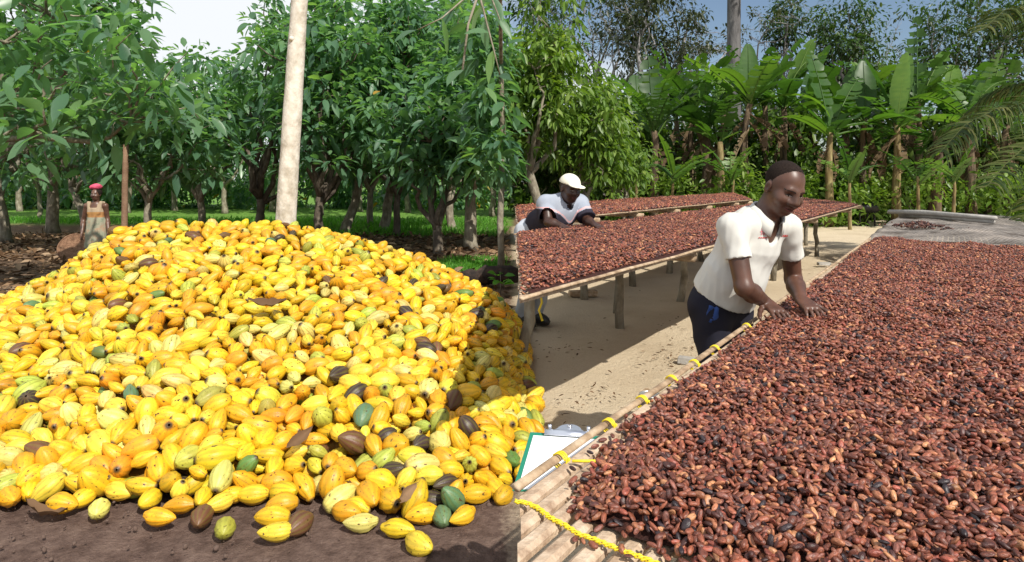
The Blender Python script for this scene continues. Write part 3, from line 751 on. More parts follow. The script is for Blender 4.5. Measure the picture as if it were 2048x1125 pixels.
# let the pods push each other apart like spheres strung along their axes, over the heap's own slope
c32 = C_.astype(np.float32); D2 = (c32[:, None, 0] - c32[None, :, 0]) ** 2; D2 += (c32[:, None, 1] - c32[None, :, 1]) ** 2
ii, jj = np.nonzero(np.triu(D2 < .22 ** 2, 1)); del D2; offs = np.array([-.29, 0, .29]); rad3 = np.array([.19, .245, .19])
home = C_.copy()
for it in range(26):
    mv = np.zeros_like(C_); cnt = np.zeros(nP_) + 1e-6
    for a_ in range(3):
        for b_ in range(3):
            pa = C_[ii] + ax[ii] * (Ln_[ii] * offs[a_])[:, None]; pb = C_[jj] + ax[jj] * (Ln_[jj] * offs[b_])[:, None]
            d_ = pa - pb; ln = np.linalg.norm(d_, axis=1) + 1e-6; ov = Ln_[ii] * rad3[a_] + Ln_[jj] * rad3[b_] - ln; h_ = ov > 0
            v = d_[h_] / ln[h_][:, None] * (ov[h_] * .5)[:, None]
            np.add.at(mv, ii[h_], v); np.add.at(mv, jj[h_], -v); np.add.at(cnt, ii[h_], 1); np.add.at(cnt, jj[h_], 1)
    st = .55 * mv / np.maximum(1, cnt * .45)[:, None]; st[:nF] *= .25
    C_ += st
    hh, _ = heap(C_[:, 0], C_[:, 1]); low = np.arange(nP_) >= nF + len(lay_a)
    tgt = np.maximum(hh + np.where(low, -.04, .03), .0)
    C_[:, 2] += .18 * (tgt - C_[:, 2])
    ends = np.abs(ax[:, 2]) * Ln_ * .29 + Ln_ * .2
    C_[:, 2] = np.maximum(C_[:, 2], np.maximum(ends * .96, .0)); C_[:nF, 0] += .5 * (home[:nF, 0] - C_[:nF, 0]); C_[:nF, 1] += .5 * (home[:nF, 1] - C_[:nF, 1]); C_[:nF, 2] = Ln_[:nF] * .24
px_ = CX + FPX * C_[:, 0] / C_[:, 1]; py_ = HOR + FPX * (CAM_H - C_[:, 2]) / C_[:, 1]
kinds = np.array(['yellow', 'gold', 'lemon', 'pale', 'lime', 'green', 'bluegreen', 'brown', 'black', 'orange'])
pk = kinds[RNG.choice(10, nP_, p=[.36, .25, .15, .11, .06, .010, .008, .016, .006, .03])]
right = (px_ > 640) & (RNG.random(nP_) < .022); pk[right] = 'black'
pk[:nF] = [f_[2] for f_ in FRONT]
shape = RNG.choice(5, nP_, p=[.28, .2, .16, .18, .18]); shape[:nF] = [f_[4] for f_ in FRONT]
pcol = np.array([PAL[k] for k in pk]) * (1 + .1 * RNG.normal(0, 1, (nP_, 1))).clip(.75, 1.25) * (1 + .06 * RNG.normal(0, 1, (nP_, 3)))
upper = np.arange(nP_) < nF + len(lay_a)
dist = np.linalg.norm(C_ - np.array([0, 0, CAM_H]), axis=1)
seen = (px_ > 6) & (px_ < 1040) & (py_ < 1118) & upper
ownp = np.zeros(nP_, bool); ownp[np.argsort(np.where(seen, dist, 99))[:300]] = True; ownp[:nF] = True
spots = {2: 'nearest the bottom of the heap, lying on the soil', }
for k in np.nonzero(ownp)[0]:
    o = link('cocoa_pod', PODS[shape[k]]); o.location = C_[k]; o.rotation_euler = e_[k]; s_ = Ln_[k]; o.scale = (s_ * RNG.uniform(.95, 1.08), s_, s_); o.color = (*pcol[k], 1)
    w = WORDS[pk[k]]
    if k < nF:
        pxk, pyk = FRONT[k][:2]
        side = 'left corner' if pxk < 130 else 'left' if pxk < 330 else 'left of the middle' if pxk < 500 else 'middle' if pxk < 660 else 'right of the middle' if pxk < 780 else 'right' if pxk < 900 else 'far right'
        where = 'lying out on bare soil' if pyk > 1015 else 'at the foot of the heap'
        tag(o, f'{w} {("plump", "long pointed", "small round", "warty", "smooth")[shape[k]]} cocoa pod {where}, {side}', 'pod', f'{w} loose pods {where} {side}')
    else:
        pxk, pyk = px_[k], py_[k]
        col_ = 'left end' if pxk < 150 else 'left part' if pxk < 360 else 'left middle' if pxk < 520 else 'right middle' if pxk < 700 else 'right part' if pxk < 880 else 'right end'
        row_ = 'lowest row' if pyk > 940 else 'second row up' if pyk > 880 else 'near slope'
        tag(o, f'{w} {("plump", "long", "round", "warty", "smooth")[shape[k]]} cocoa pod in the {row_} of the heap, {col_}', 'pod', f'{w} {("plump", "long", "round", "warty", "smooth")[shape[k]]} pods, {row_}, {col_}')
mass = ~ownp
gx_, gy_, q_ = grid(90, 70, -6.0, .3, 2.9, 7.4)
hz, _ = heap(gx_.ravel(), gy_.ravel())
okv = hz > .08
hv = np.stack([gx_.ravel(), gy_.ravel(), hz - .075], 1)
M['heapshade'] = surf('heap_gap_shade', [(.09, .045, .012), (.22, .12, .02), (.36, .2, .02)], 14, .8, .4)  # dark core under the pods; its colour carries the shade in the holes
sc3 = np.stack([Ln_ * RNG.uniform(.95, 1.1, nP_), Ln_ * RNG.uniform(.86, 1.14, nP_), Ln_ * RNG.uniform(.86, 1.14, nP_)], 1)
o = scatter('cocoa_pods', C_[mass], e_[mass], sc3[mass], np.concatenate([pcol[mass], RNG.random((mass.sum(), 1))], 1), POD_M, PM_MASS, (hv, q_[okv[q_].all(1)]), M['heapshade'], shape[mass] % 4)
tag(o, 'huge heap of ripe yellow cocoa pods piled round the pale pole', 'pods', kind='stuff')
print('pods', nP_, 'beans', nP)

# dry brown leaves among the pods
def flat_leaf(px, py, h, ln, hd, roll, label):
    g = U(px, py, 3.0)
    dirv = (g - Vector((0, 0, CAM_H))).normalized(); p = Vector((0, 0, CAM_H)); s_ = 2.4
    while s_ < 7:                                   # walk along the sight line to the heap's surface
        p = Vector((0, 0, CAM_H)) + dirv * s_
        if p.z < float(heap(np.array([p.x]), np.array([p.y]))[0][0]) + h + (.035 if h > .05 else 0): break
        s_ += .02
    mb = MB(); n_ = 9
    for i in range(n_):
        t_ = i / (n_ - 1); w = .2 * ln * math.sin(math.pi * min(1, t_ * .97 + .02)) ** .9
        for sgn, up_ in ((-1, .75), (-.5, .22), (0, 0), (.5, .25), (1, .9)):
            mb.v.append(Vector(((t_ - .5) * ln, sgn * w * .8, up_ * w * .8 + .9 * ln * (t_ - .5) ** 2 + .008 * math.sin(t_ * 19 + sgn * 2))))
    for i in range(n_ - 1):
        for k in range(4): a0 = i * 5 + k; mb.f.append((a0, a0 + 1, a0 + 6, a0 + 5))
    me = mb.mesh('fallen_leaf'); at = me.attributes.new('rnd', 'FLOAT', 'POINT'); at.data.foreach_set('value', [random.uniform(.3, .8)] * len(me.vertices))
    o = link('fallen_leaf', me, M['dryleaf']); o.location = p; o.rotation_euler = (roll, random.uniform(-.3, .3), math.radians(hd))
    tag(o, label, 'leaf', 'dry leaves on the heap')
flat_leaf(88, 1030, .02, .22, 170, .1, 'reddish dry leaf lying on soil at the lower left foot of heap')
flat_leaf(808, 992, .10, .15, 70, .9, 'dry brown leaf standing among pods at the lower right of heap')
flat_leaf(595, 882, .11, .17, 60, .7, 'dry brown leaf stuck between pods in the middle of heap')
flat_leaf(535, 612, .11, .24, 10, .4, 'long dry leaf lying flat high on the heap')
# ------------------------------------------------------------------ cocoa grove on the left
random.seed(21)
pole = empty('wooden_pole', G(573, 1950 / 6.35 + HOR), 'tall pale bare pole rising out of the heap of pods', 'pole')
pts = []
for i in range(15):
    t_ = i / 14; py = 480 - 620 * t_; p = U(569 + 30 * (480 - py) / 480, py, 6.35); pts.append(p - pole.location)
pts[0].z = -.3
MB().tube(pts, [.098 - .0016 * i + random.uniform(-.003, .003) for i in range(15)], 18, wob=.02).build('shaft', M['pole'], pole)
for hz, an in ((2.9, -1.9),):
    k = min(range(15), key=lambda i: abs(pts[i].z - hz)); d_ = Vector((math.cos(an), math.sin(an), 0))
    MB().tube([pts[k] + d_ * .07, pts[k] + d_ * .098, pts[k] + d_ * .104], [.03, .022, .008], 8).build('knot', M['pole'], pole)
post = empty('wooden_post', U(249, HOR, 13.0) - Vector((0, 0, CAM_H)), 'straight brown wooden post standing behind the woman', 'post')
MB().tube(wander((0, 0, -.1), (.03, 0, 2.2), 6, .03), [.062, .06, .06, .058, .056, .056, .05], 10, wob=.04).build('shaft', surf('brown_post', [(.16, .09, .055), (.27, .17, .11)], 8, .9, .5), post)

def gap(c):
    px, py = PX(c)
    if c[1] < 11.5 and 120 < px < 270 and py > 290: return True
    w_ = 18 * math.sin(py * .11) + 12 * math.sin(py * .05 + 1)
    return (292 + w_ * .8 < px < 515 + w_ * .7 and py < 108 + 16 * math.sin(px * .06)) or (690 < px < 730 and 175 < py < 215) or (555 < px < 640 and 90 < py < 150 and random.random() < .5)
def gnd(px, y): return ((px - CX) / FPX * y, y)
def cocoa(label, px, y, fork, r, cpx, cpy, rad, ncl, per=25, ln=.27, lean=0, mat='leafc', limbs=7, hole=gap, cdy=0, bark='bark', clr=.42, down=.12, fine=False):
    x, yy = gnd(px, y); c = U(cpx, cpy, y + cdy)
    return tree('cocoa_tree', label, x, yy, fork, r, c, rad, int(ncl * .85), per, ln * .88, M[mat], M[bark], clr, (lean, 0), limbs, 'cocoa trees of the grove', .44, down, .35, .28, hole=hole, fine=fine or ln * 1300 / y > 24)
cocoa('near cocoa tree reaching big pale leaves in from the left edge', -190, 8.2, 1.9, .1, 120, 140, (2.3, 1.0, 1.15), 105, 13, .27, .6, 'leafc2', 11, clr=.42)
cocoa('tall cocoa tree filling the upper left corner of the grove', -70, 11.5, 2.6, .11, 90, 15, (2.3, 1.2, 1.05), 95, 20, .27, .5, 'leafc2', 9)
cocoa('cocoa tree with thick mossy trunk at the left edge', 8, 15.6, 1.6, .16, 20, 190, (2.1, 1.8, 1.9), 95)
cocoa('cocoa tree with stout trunk to the left of the woman', 106, 18.5, 1.5, .17, 140, 170, (2.6, 2, 2.4), 110)
cocoa('slim forked cocoa tree far behind the mossy trunk', 78, 25, 1.1, .09, 70, 210, (2.6, 2, 3), 90, ln=.33)
cocoa('leaning cocoa tree directly behind the woman', 172, 22, 1.2, .13, 215, 215, (2.4, 2, 2.6), 100, lean=-.5, ln=.32)
cocoa('low cocoa tree with drooping leaves just behind the brown post', 300, 14.0, 1.2, .09, 300, 265, (1.75, 1.4, 1.15), 100, ln=.29, limbs=8)
cocoa('cocoa tree with spreading thin limbs left of the pale pole', 402, 19.5, 1.0, .12, 410, 235, (2.1, 1.8, 2.0), 110, ln=.31, limbs=9)
cocoa('tall cocoa tree hidden behind the pale pole', 520, 17.5, 1.0, .13, 560, 150, (2.1, 1.6, 2.6), 140, ln=.29, bark='bark_dark', limbs=9)
cocoa('dark cocoa tree right of the pale pole', 640, 15.5, 1.1, .12, 655, 170, (1.8, 1.5, 2.4), 140, ln=.29, bark='bark_dark', limbs=8)
cocoa('cocoa tree on a pale trunk leaning to the right', 688, 18, 2.1, .14, 745, 190, (2.0, 1.6, 2.5), 120, lean=.5, ln=.3)
cocoa('slim cocoa tree behind the leaning trunk', 742, 21.5, 1.3, .12, 770, 180, (2.2, 1.8, 2.8), 110, ln=.33)
cocoa('cocoa tree with mottled pale trunk in the grass', 766, 19.2, 1.1, .16, 800, 230, (1.9, 1.7, 2.0), 100, ln=.32, lean=.2)
cocoa('cocoa tree with dark straight trunk in the grass', 792, 17.2, 1.3, .1, 820, 150, (1.7, 1.5, 2.5), 120, ln=.3, bark='bark_dark')
cocoa('small cocoa tree forking low in a wide V', 876, 13.4, .55, .11, 895, 262, (1.35, 1.2, 1.1), 105, ln=.26, bark='bark_dark', limbs=6)
cocoa('cocoa tree with thick grey trunk right of the V fork', 942, 14.2, 1.2, .15, 955, 190, (1.25, 1.4, 1.9), 120, ln=.27, limbs=7)
cocoa('tall cocoa tree behind the V fork', 905, 19.5, 1.2, .13, 890, 110, (1.8, 1.6, 2.6), 130, ln=.32)
# a slim tree beside the table ends whose branch hangs down into the upper right of the grove
hx, hy = gnd(1002, 10.6); ht = empty('cocoa_tree', (hx, hy, 0), 'leafy slim cocoa tree by the table ends with a branch of large leaves hanging forward', 'tree', 'cocoa trees of the grove')
H0 = Vector((hx, hy, 0)); tk = MB(); tk.tube(wander((0, 0, -.05), (0, 0, 3.4), 8, .04), [.06, .055, .053, .05, .05, .048, .045, .042, .04], 9, wob=.06)
limb = resample([Vector((0, 0, 3.3)), U(1000, -60, 8) - H0, U(985, -70, 6.5) - H0, U(955, -10, 5.4) - H0, U(930, 70, 5.2) - H0, U(925, 140, 5.1) - H0], 16)
tk.tube(limb, [.035 - .0018 * i for i in range(16)], 7)
side = [resample([limb[12], U(880, 40, 5.1) - H0, U(835, 60, 5.1) - H0], 6), resample([limb[13], U(985, 90, 5.0) - H0, U(1000, 150, 5.0) - H0], 6), resample([limb[11], U(985, 10, 5.2) - H0, U(1000, 40, 5.2) - H0], 5)]
for q_ in side: tk.tube(q_, [.011 - .0013 * i for i in range(len(q_))], 5)
tk.build('trunk', M['bark'], ht)
tipsP = [(p_, 1) for p_ in limb[9:]] + [(p_, 1) for q_ in side for p_ in q_[1:]]
P = np.array([tuple(p_) for p_, k in tipsP for _ in range(k)]); D = np.stack([RNG.normal(0, .6, len(P)), RNG.normal(-.1, .5, len(P)), RNG.normal(-.55, .45, len(P))], 1)
lc = np.array([tuple(U(px, py, 10.6 + random.uniform(-.5, .7)) - H0) for px, py in zip(RNG.uniform(945, 1012, 60), RNG.uniform(20, 350, 60))])
lcp = clump_leaves(lc, .32, 20, .21, .44, .15, fine=True, droop=.3)
link('crown', leaf_mesh('crown', leaves(P, D, RNG.uniform(.16, .28, len(P)), .42, RNG.random(len(P)) * .9, .3, .25, fine=True), lcp), M['leafc'], ht)
def far_tree(label, px, y, cpy, rx, rz, ncl, mat='leafc2', ln=.42):
    return cocoa(label, px, y, 1.4, .14, px + random.uniform(-20, 20), cpy, (rx, 2.2, rz), ncl, 18, ln, 0, mat, 6, clr=.65)
for px, y, cpy, rx, rz in ((40, 31, 215, 3.4, 3.6), (150, 33, 225, 3.2, 3.6), (255, 30, 240, 2.8, 2.7), (350, 32, 245, 2.8, 2.6), (450, 29, 240, 2.6, 2.6), (545, 31, 180, 2.8, 4.2), (640, 28, 210, 2.5, 3.4), (720, 31, 175, 2.6, 4.4), (815, 30, 200, 2.6, 3.8), (900, 28, 205, 2.3, 3.6), (985, 27, 215, 2.0, 3.4)):
    far_tree('far cocoa tree closing the back of the grove ' + ('at the left edge' if px < 100 else 'left of the woman' if px < 200 else 'behind the brown post' if px < 300 else 'right of the brown post' if px < 400 else 'below the bright gap of sky' if px < 500 else 'behind the pale pole' if px < 600 else 'right of the pale pole' if px < 700 else 'behind the leaning trunk' if px < 800 else 'left of the V fork' if px < 850 else 'behind the V fork' if px < 950 else 'nearest the tables'), px, y, cpy, rx, rz, 75)

def stuff_leaves(name, label, V, mat, cat):
    me = leaf_mesh(name, V); return tag(link(name, me, mat), label, cat, kind='stuff')
# leaf litter under the grove
n_ = 9000; xs = RNG.uniform(-15, -.1, n_); ys = RNG.uniform(4.2, 18, n_) ** 1.0
h_, _t = heap(xs, ys); keep = (h_ < .02) & (np.abs(xs / ys) < .85)
P = np.stack([xs, ys, RNG.uniform(.0, .035, n_)], 1)[keep]; k_ = len(P)
D = np.stack([RNG.normal(0, 1, k_), RNG.normal(0, 1, k_), RNG.normal(.1, .25, k_)], 1)
stuff_leaves('fallen_leaves', 'brown dry leaf litter covering the ground under the cocoa trees', leaves(P, D, RNG.uniform(.1, .24, k_), .42, None, .12, .5), M['dryleaf'], 'leaves')
# bushes closing the grove far behind
n_ = 26000; k_ = RNG.choice(150, n_); bc_ = np.stack([RNG.uniform(-80, 1015, 150), RNG.uniform(33, 39, 150), RNG.uniform(.1, 2.6, 150)], 1)
px = bc_[k_, 0] + RNG.normal(0, 17, n_); yv = bc_[k_, 1] + RNG.normal(0, .4, n_); zz_ = np.abs(bc_[k_, 2] + RNG.normal(0, .45, n_))
P = np.stack([(px - CX) / FPX * yv, yv, zz_], 1)[px < 1018]; n_ = len(P)
stuff_leaves('far_bushes', 'pale green bushes along the far edge of the grove', leaves(P, RNG.normal(0, 1, (n_, 3)) + np.array([0, -.4, 0]), RNG.uniform(.2, .5, n_), .42, None, .3), M['leafc2'], 'bushes')
# grass
def grass(label, pts, hmean, n_per):
    k = len(pts) * n_per; base = np.repeat(pts, n_per, 0) + np.concatenate([RNG.normal(0, .09, (k, 2)), np.zeros((k, 1))], 1)
    D = np.stack([RNG.normal(0, .35, k), RNG.normal(0, .35, k), np.ones(k)], 1)
    stuff_leaves('grass', label, leaves(base, D, hmean * RNG.uniform(.5, 1.4, k), .07, None, .35, .2), M['grass'], 'grass')
gp = np.array([tuple(G(px, py)) for px, py in zip(RNG.uniform(885, 1000, 420), RNG.uniform(519, 545, 420))]); gp[:, 2] = -.02
grass('small patch of bright green grass beside the dark log', gp, .16, 9)
gp = np.array([tuple(G(px, py)) for px, py in zip(RNG.uniform(-20, 1010, 2600), RNG.uniform(440, 474, 2600))]); gp = gp[(gp[:, 0] / gp[:, 1] > -.35) | (gp[:, 1] > 22)]; gp[:, 2] = -.02
grass('sunny strip of green grass behind the cocoa trunks', gp, .28, 7)
# dark log and a seedling at the right foot of the grove
lg = empty('charred_log', G(985, 572), 'black charred log lying behind the right side of the heap', 'log')
MB().tube(wander((-.42, -.05, .12), (.36, .02, .14), 7, .25), [.1, .13, .12, .14, .13, .12, .13, .09], 9, wob=.15).build('trunk', surf('charred', [(.012, .01, .01), (.035, .025, .02), (.09, .05, .035)], 9, .95, .8), lg)
sg = empty('seedling', G(1000, 588), 'leafy green seedling beside the black log', 'plant')
a_ = RNG.uniform(0, 6.28, 16); P = np.stack([.06 * np.cos(a_), .06 * np.sin(a_), RNG.uniform(.08, .3, 16)], 1)
link('foliage', leaf_mesh('foliage', leaves(P, np.stack([np.cos(a_), np.sin(a_), RNG.uniform(0, .6, 16)], 1), RNG.uniform(.12, .2, 16), .45)), M['grass'], sg)
MB().tube([(0, 0, -.03), (.01, 0, .15), (0, .01, .3)], [.008, .006, .003], 5).build('stem', M['twig'], sg)

# ------------------------------------------------------------------ right side: shrubs, bananas, forest
def hole_r(c): return PX(c)[0] < 1040
def bush(label, px, y, fork, r, cpx, cpy, rad, ncl, per, ln, lean, mat='leafb', clr=.32, limbs=7, hole=None):
    x, yy = gnd(px, y)
    return tree('shrub_tree', label, x, yy, fork, r, U(cpx, cpy, y), rad, ncl, per, ln, M[mat], M['bark'], clr, (lean, 0), limbs, 'light green shrubs beside the tables', .42, .55, .3, .3, hole=hole)
bush('tall light green shrub tree at the left end of the tables', 1088, 13.2, 1.9, .11, 1085, 165, (.85, .9, 1.65), 120, 34, .15, -.35)
bush('light green shrub tree with leaning trunk behind the man in the cap', 1196, 14.2, 1.3, .09, 1185, 255, (.85, .9, 1.35), 110, 34, .15, -.4)
bush('yellowish shrub growing low between the shrub tree and the bananas', 1250, 15.5, .8, .06, 1240, 310, (.6, .7, .75), 60, 30, .13, 0)
bush('low dark shrub under the tall light green shrub tree', 1120, 15.5, .6, .06, 1115, 330, (1.0, .7, .7), 70, 26, .16, 0, 'leafd')

def banana_leaf(base, azim, up0, length, width, curl, dry=False, torn=.35, twist=0.0):
    """A broad blade arching out of the crown; midrib fold and ragged margins."""
    ns, nw = 40, 4; v, f, r = [], [], []; wv = [random.uniform(0, 6.28) for _ in range(3)]
    p = Vector(base); h = Vector((math.cos(azim), math.sin(azim), 0)); side0 = Vector((-h.y, h.x, 0)); step = length / ns
    ang = up0; tone = random.random()
    cl = []
    for i in range(ns + 1):
        t_ = i / ns; d = h * math.cos(ang) + Vector((0, 0, math.sin(ang)))
        nrm = d.cross(side0) * -1; nrm = side0.cross(d)
        cl.append((p.copy(), d, nrm)); p = p + d * step; ang -= curl / ns * (.4 + 1.3 * t_)
    for i, (p, d, nrm) in enumerate(cl):
        t_ = i / ns
        w = width * .5 * (0.07 if t_ < .12 else max(.03, math.sin(math.pi * min(1, (t_ - .12) / .88 * .93 + .05)) ** .55))
        sd = (Matrix.Rotation(twist * t_, 3, d) @ side0)
        nn = sd.cross(d)
        for k in range(-nw // 2, nw // 2 + 1):
            u = k / (nw / 2); jag = 1.0
            if abs(u) == 1 and t_ > .15: jag = 1 - torn * .12 * (math.sin(t_ * 31 + wv[0] + u) + math.sin(t_ * 57 + wv[1] * u))
            v.append(p + sd * w * u * jag + nn * (abs(u) * w * (.32 if not dry else .1) - (abs(u) ** 2) * w * (.42 if not dry else .9)))
            r.append(min(1, max(0, tone * .7 + .3 * random.random() * .5 + .1)))
    m_ = nw + 1
    for i in range(ns):
        rip = [random.random() < torn * .4 and i > 7, random.random() < torn * .4 and i > 7]
        for k in range(nw):
            if (k < 2 and rip[0] and (k == 0 or torn > .4)) or (k > nw - 3 and rip[1] and (k == nw - 1 or torn > .4)): continue
            a0 = i * m_ + k; f.append((a0, a0 + 1, a0 + m_ + 1, a0 + m_))
    rib = MB().tube([c[0] - c[2] * .01 for c in cl[:-1]], [.035 * (1 - .85 * i / ns) for i in range(ns)], 5)
    o = len(v); v += rib.v; f += [tuple(k + o for k in q_) for q_ in rib.f]; r += [min(1, tone * .7 + .35)] * len(rib.v)
    me = bpy.data.meshes.new('leaf'); me.from_pydata([tuple(a) for a in v], [], f); me.update(); me.polygons.foreach_set('use_smooth', [True] * len(me.polygons))
    at = me.attributes.new('rnd', 'FLOAT', 'POINT'); at.data.foreach_set('value', r)
    return me
def banana(label, px, y, top_py, r, specs, brown=False, lean=0.0, n_dry=4, young=False):
    x, yy = gnd(px, y); zt = CAM_H - (top_py - HOR) / FPX * y
    root = empty('banana_plant', (x, yy, 0), label, 'banana plant', 'banana plants behind the tables')
    pts = wander((0, 0, -.1), (lean, 0, zt), 8, .05)
    MB().tube(pts, [r * (1.25 - .07 * i) for i in range(9)], 12, wob=.07).build('stem', M['stem2'] if brown else M['stem'], root)
    top = Vector((lean, 0, zt - .1))
    for az, up, ln, w, cu in specs:
        link('leaf', banana_leaf(top + Vector((random.uniform(-.06, .06), random.uniform(-.06, .06), random.uniform(-.2, .1))), math.radians(az), math.radians(up), ln * 1.15, w * 1.3, cu * .8, torn=random.choice([.2, .5, .9, 1.0]), twist=random.uniform(-.5, .5)), M['banana'], root)
    for k in range((n_dry + 1) // 2):
        az = random.uniform(0, 6.28)
        link('dry_leaf', banana_leaf(top + Vector((0, 0, -.25 - .15 * k)), az, math.radians(random.uniform(-75, -35)), random.uniform(1.0, 1.9), random.uniform(.2, .4), random.uniform(.3, .9), True, .9, random.uniform(-2.5, 2.5)), M['banana_dry'], root)
    return root
def spread(n, up=(35, 75), ln=(1.9, 2.7), w=(.45, .65), cu=(.9, 1.8), extra=()):
    o = []
    for k in range(int(n * 1.3)):
        o.append((k * 137.5 + random.uniform(-20, 20), random.uniform(*up), random.uniform(*ln), random.uniform(*w), random.uniform(*cu)))
    return o + list(extra)
random.seed(33)
banana('leftmost banana plant with a full crown of upright leaves', 1308, 22.5, 262, .15, spread(9, (45, 82), (1.8, 2.6), extra=[(172, 55, 2.3, .6, .7), (10, 60, 2.4, .6, .5), (100, 84, 2.5, .6, .2)]), True)
banana('young banana plant in front of the shrubs, bright leaves near the ground', 1272, 19.5, 345, .05, spread(6, (30, 70), (.8, 1.2), (.28, .4), (.8, 1.4)), n_dry=0)
banana('banana plant with two thick leaning stems and one leaf hanging', 1408, 23.0, 252, .17, spread(7, (35, 80), (1.7, 2.4), extra=[(95, 85, 2.3, .55, .2)]), True, .1, 6)
banana('banana plant with dark smooth stem, half hidden by its neighbours', 1440, 22.2, 285, .13, spread(5, (20, 70), (1.5, 2.1)), False, 0, 2)
banana('banana plant below the grey trunk with long leaf slanting up left', 1497, 21.8, 208, .14, spread(6, (25, 75), (1.6, 2.3), extra=[(165, 48, 2.4, .62, .5), (178, 40, 2.0, .55, .5), (80, 86, 1.8, .5, .1), (-15, 35, 2.6, .6, 2.4)]), True, .05, 8)
banana('banana plant standing just behind the head of the man in the polo', 1568, 24.0, 215, .14, spread(7, (30, 80), (1.8, 2.6), extra=[(20, 70, 2.7, .6, .3)]), True, 0, 6)
banana('banana plant with clean yellow stem right of the man in the polo', 1658, 21.2, 262, .12, spread(4, (15, 50), (1.5, 2.1), extra=[(160, 52, 2.2, .68, .8), (120, 80, 2.6, .62, .25), (30, 62, 2.3, .6, .5), (0, 20, 1.9, .6, 1.0)]), False, .06, 3)
banana('banana plant with thin stem and drooping leaves, fourth from the right', 1728, 22.0, 238, .11, spread(8, (5, 60), (1.4, 2.1), extra=[(70, 80, 2.0, .55, .3)]), True, .03, 4)
banana('banana plant with one tall bright leaf standing straight up', 1792, 21.5, 245, .13, spread(5, (10, 60), (1.5, 2.2), extra=[(-80, 82, 2.2, .62, .1), (150, 74, 2.2, .55, .3), (40, 72, 2.4, .5, .4)]), False, .02, 5)
banana('tall banana plant behind, its newest leaf the highest of all', 1835, 24.5, 205, .15, spread(6, (30, 75), (1.7, 2.4), extra=[(60, 86, 2.9, .55, .05), (20, 66, 2.4, .6, .5)]), True, 0, 5)
banana('banana plant with brown ragged stem, second from the right', 1868, 21.8, 262, .17, spread(6, (0, 55), (1.5, 2.1)), True, .06, 9)
banana('dark banana plant half hidden behind the palm fronds', 1942, 22.5, 245, .16, spread(8, (15, 75), (1.7, 2.4), extra=[(-60, 75, 2.4, .6, .3)]), True, -.05, 7)
banana('rightmost banana plant behind the lowest palm frond', 2015, 23.5, 250, .14, spread(8, (15, 75), (1.7, 2.4)), True, 0, 5)
for px, tp, lb in ((1275, 240, 'left of the leftmost full crown'), (1352, 222, 'right of the leftmost full crown'), (1385, 205, 'left of the grey trunk'), (1448, 215, 'at the left foot of the grey trunk'), (1530, 200, 'at the right foot of the grey trunk'), (1610, 222, 'between the man in the polo and the yellow stem'),
                   (1690, 225, 'right of the clean yellow stem'), (1755, 218, 'between the thin stem and the tall bright leaf'), (1815, 230, 'below the highest leaf of all'), (1900, 225, 'behind the brown ragged stem'), (1975, 235, 'deep behind the palm fronds')):
    banana('back-row banana plant ' + lb, px, 25.5 + random.uniform(-.6, .8), tp + 12, .13, spread(6, (48, 84), (1.9, 2.8), (.5, .7), (.3, 1.1)), True, 0, 3)
for px, y_, lb in ((1345, 20.5, 'left of the leaning stems'), (1465, 20.2, 'below the grey trunk'), (1700, 19.8, 'right of the yellow stem'), (1835, 20, 'left of the brown ragged stem'), (1905, 19.6, 'by the far end of the netting')):
    banana('young banana sucker with low leaves ' + lb, px, y_, 352, .05, spread(5, (35, 80), (.9, 1.5), (.26, .4), (.5, 1.2)), False, 0, 0)
random.seed(41)

# undergrowth closing the view behind the bananas
n_ = 42000; px = RNG.uniform(1030, 2150, n_); yv = RNG.uniform(24.5, 31, n_); zz_ = RNG.uniform(0, 1, n_) ** 1.25 * (3.2 + .9 * np.sin(px * .021) + .6 * np.sin(px * .007))
cl = RNG.choice(260, n_); cp = np.stack([RNG.uniform(1030, 2150, 260), RNG.uniform(24.5, 30, 260), RNG.uniform(0, 4.0, 260)], 1)
mixm = RNG.random(n_) < .6
px = np.where(mixm, cp[cl, 0] + RNG.normal(0, 20, n_), px); yv = np.where(mixm, cp[cl, 1] + RNG.normal(0, .3, n_), yv); zz_ = np.where(mixm, np.abs(cp[cl, 2] + RNG.normal(0, .32, n_)), zz_)
P = np.stack([(px - CX) / FPX * yv, yv, zz_], 1)
D = RNG.normal(0, 1, (n_, 3)) + np.array([0, -.6, .1])
rn = np.clip(.5 * RNG.random(n_) + .5 * (cl / 260), 0, 1)
stuff_leaves('undergrowth', 'tangled green undergrowth filling the space behind the banana stems', leaves(P, D, RNG.uniform(.2, .55, n_), .42, rn, .3), leafmat('undergrowth_leaf', [(.018, .042, .009), (.045, .09, .016), (.085, .15, .026), (.18, .25, .045)], .35), 'undergrowth')

n_ = 11000; k_ = RNG.choice(90, n_); bc_ = np.stack([RNG.uniform(1240, 2120, 90), RNG.uniform(20.8, 24, 90), RNG.uniform(.1, 1.5, 90) ** 1.2], 1)
px = bc_[k_, 0] + RNG.normal(0, 16, n_); yv = bc_[k_, 1] + RNG.normal(0, .25, n_); zz_ = np.abs(bc_[k_, 2] + RNG.normal(0, .28, n_))
P = np.stack([(px - CX) / FPX * yv, yv, zz_], 1)
stuff_leaves('low_plants', 'low leafy plants growing round the feet of the banana stems', leaves(P, RNG.normal(0, 1, (n_, 3)) + np.array([0, -.3, .3]), RNG.uniform(.12, .34, n_), .4, np.clip(.6 * RNG.random(n_) + .4 * k_ / 90, 0, 1), .3), M['leafb'], 'plants')

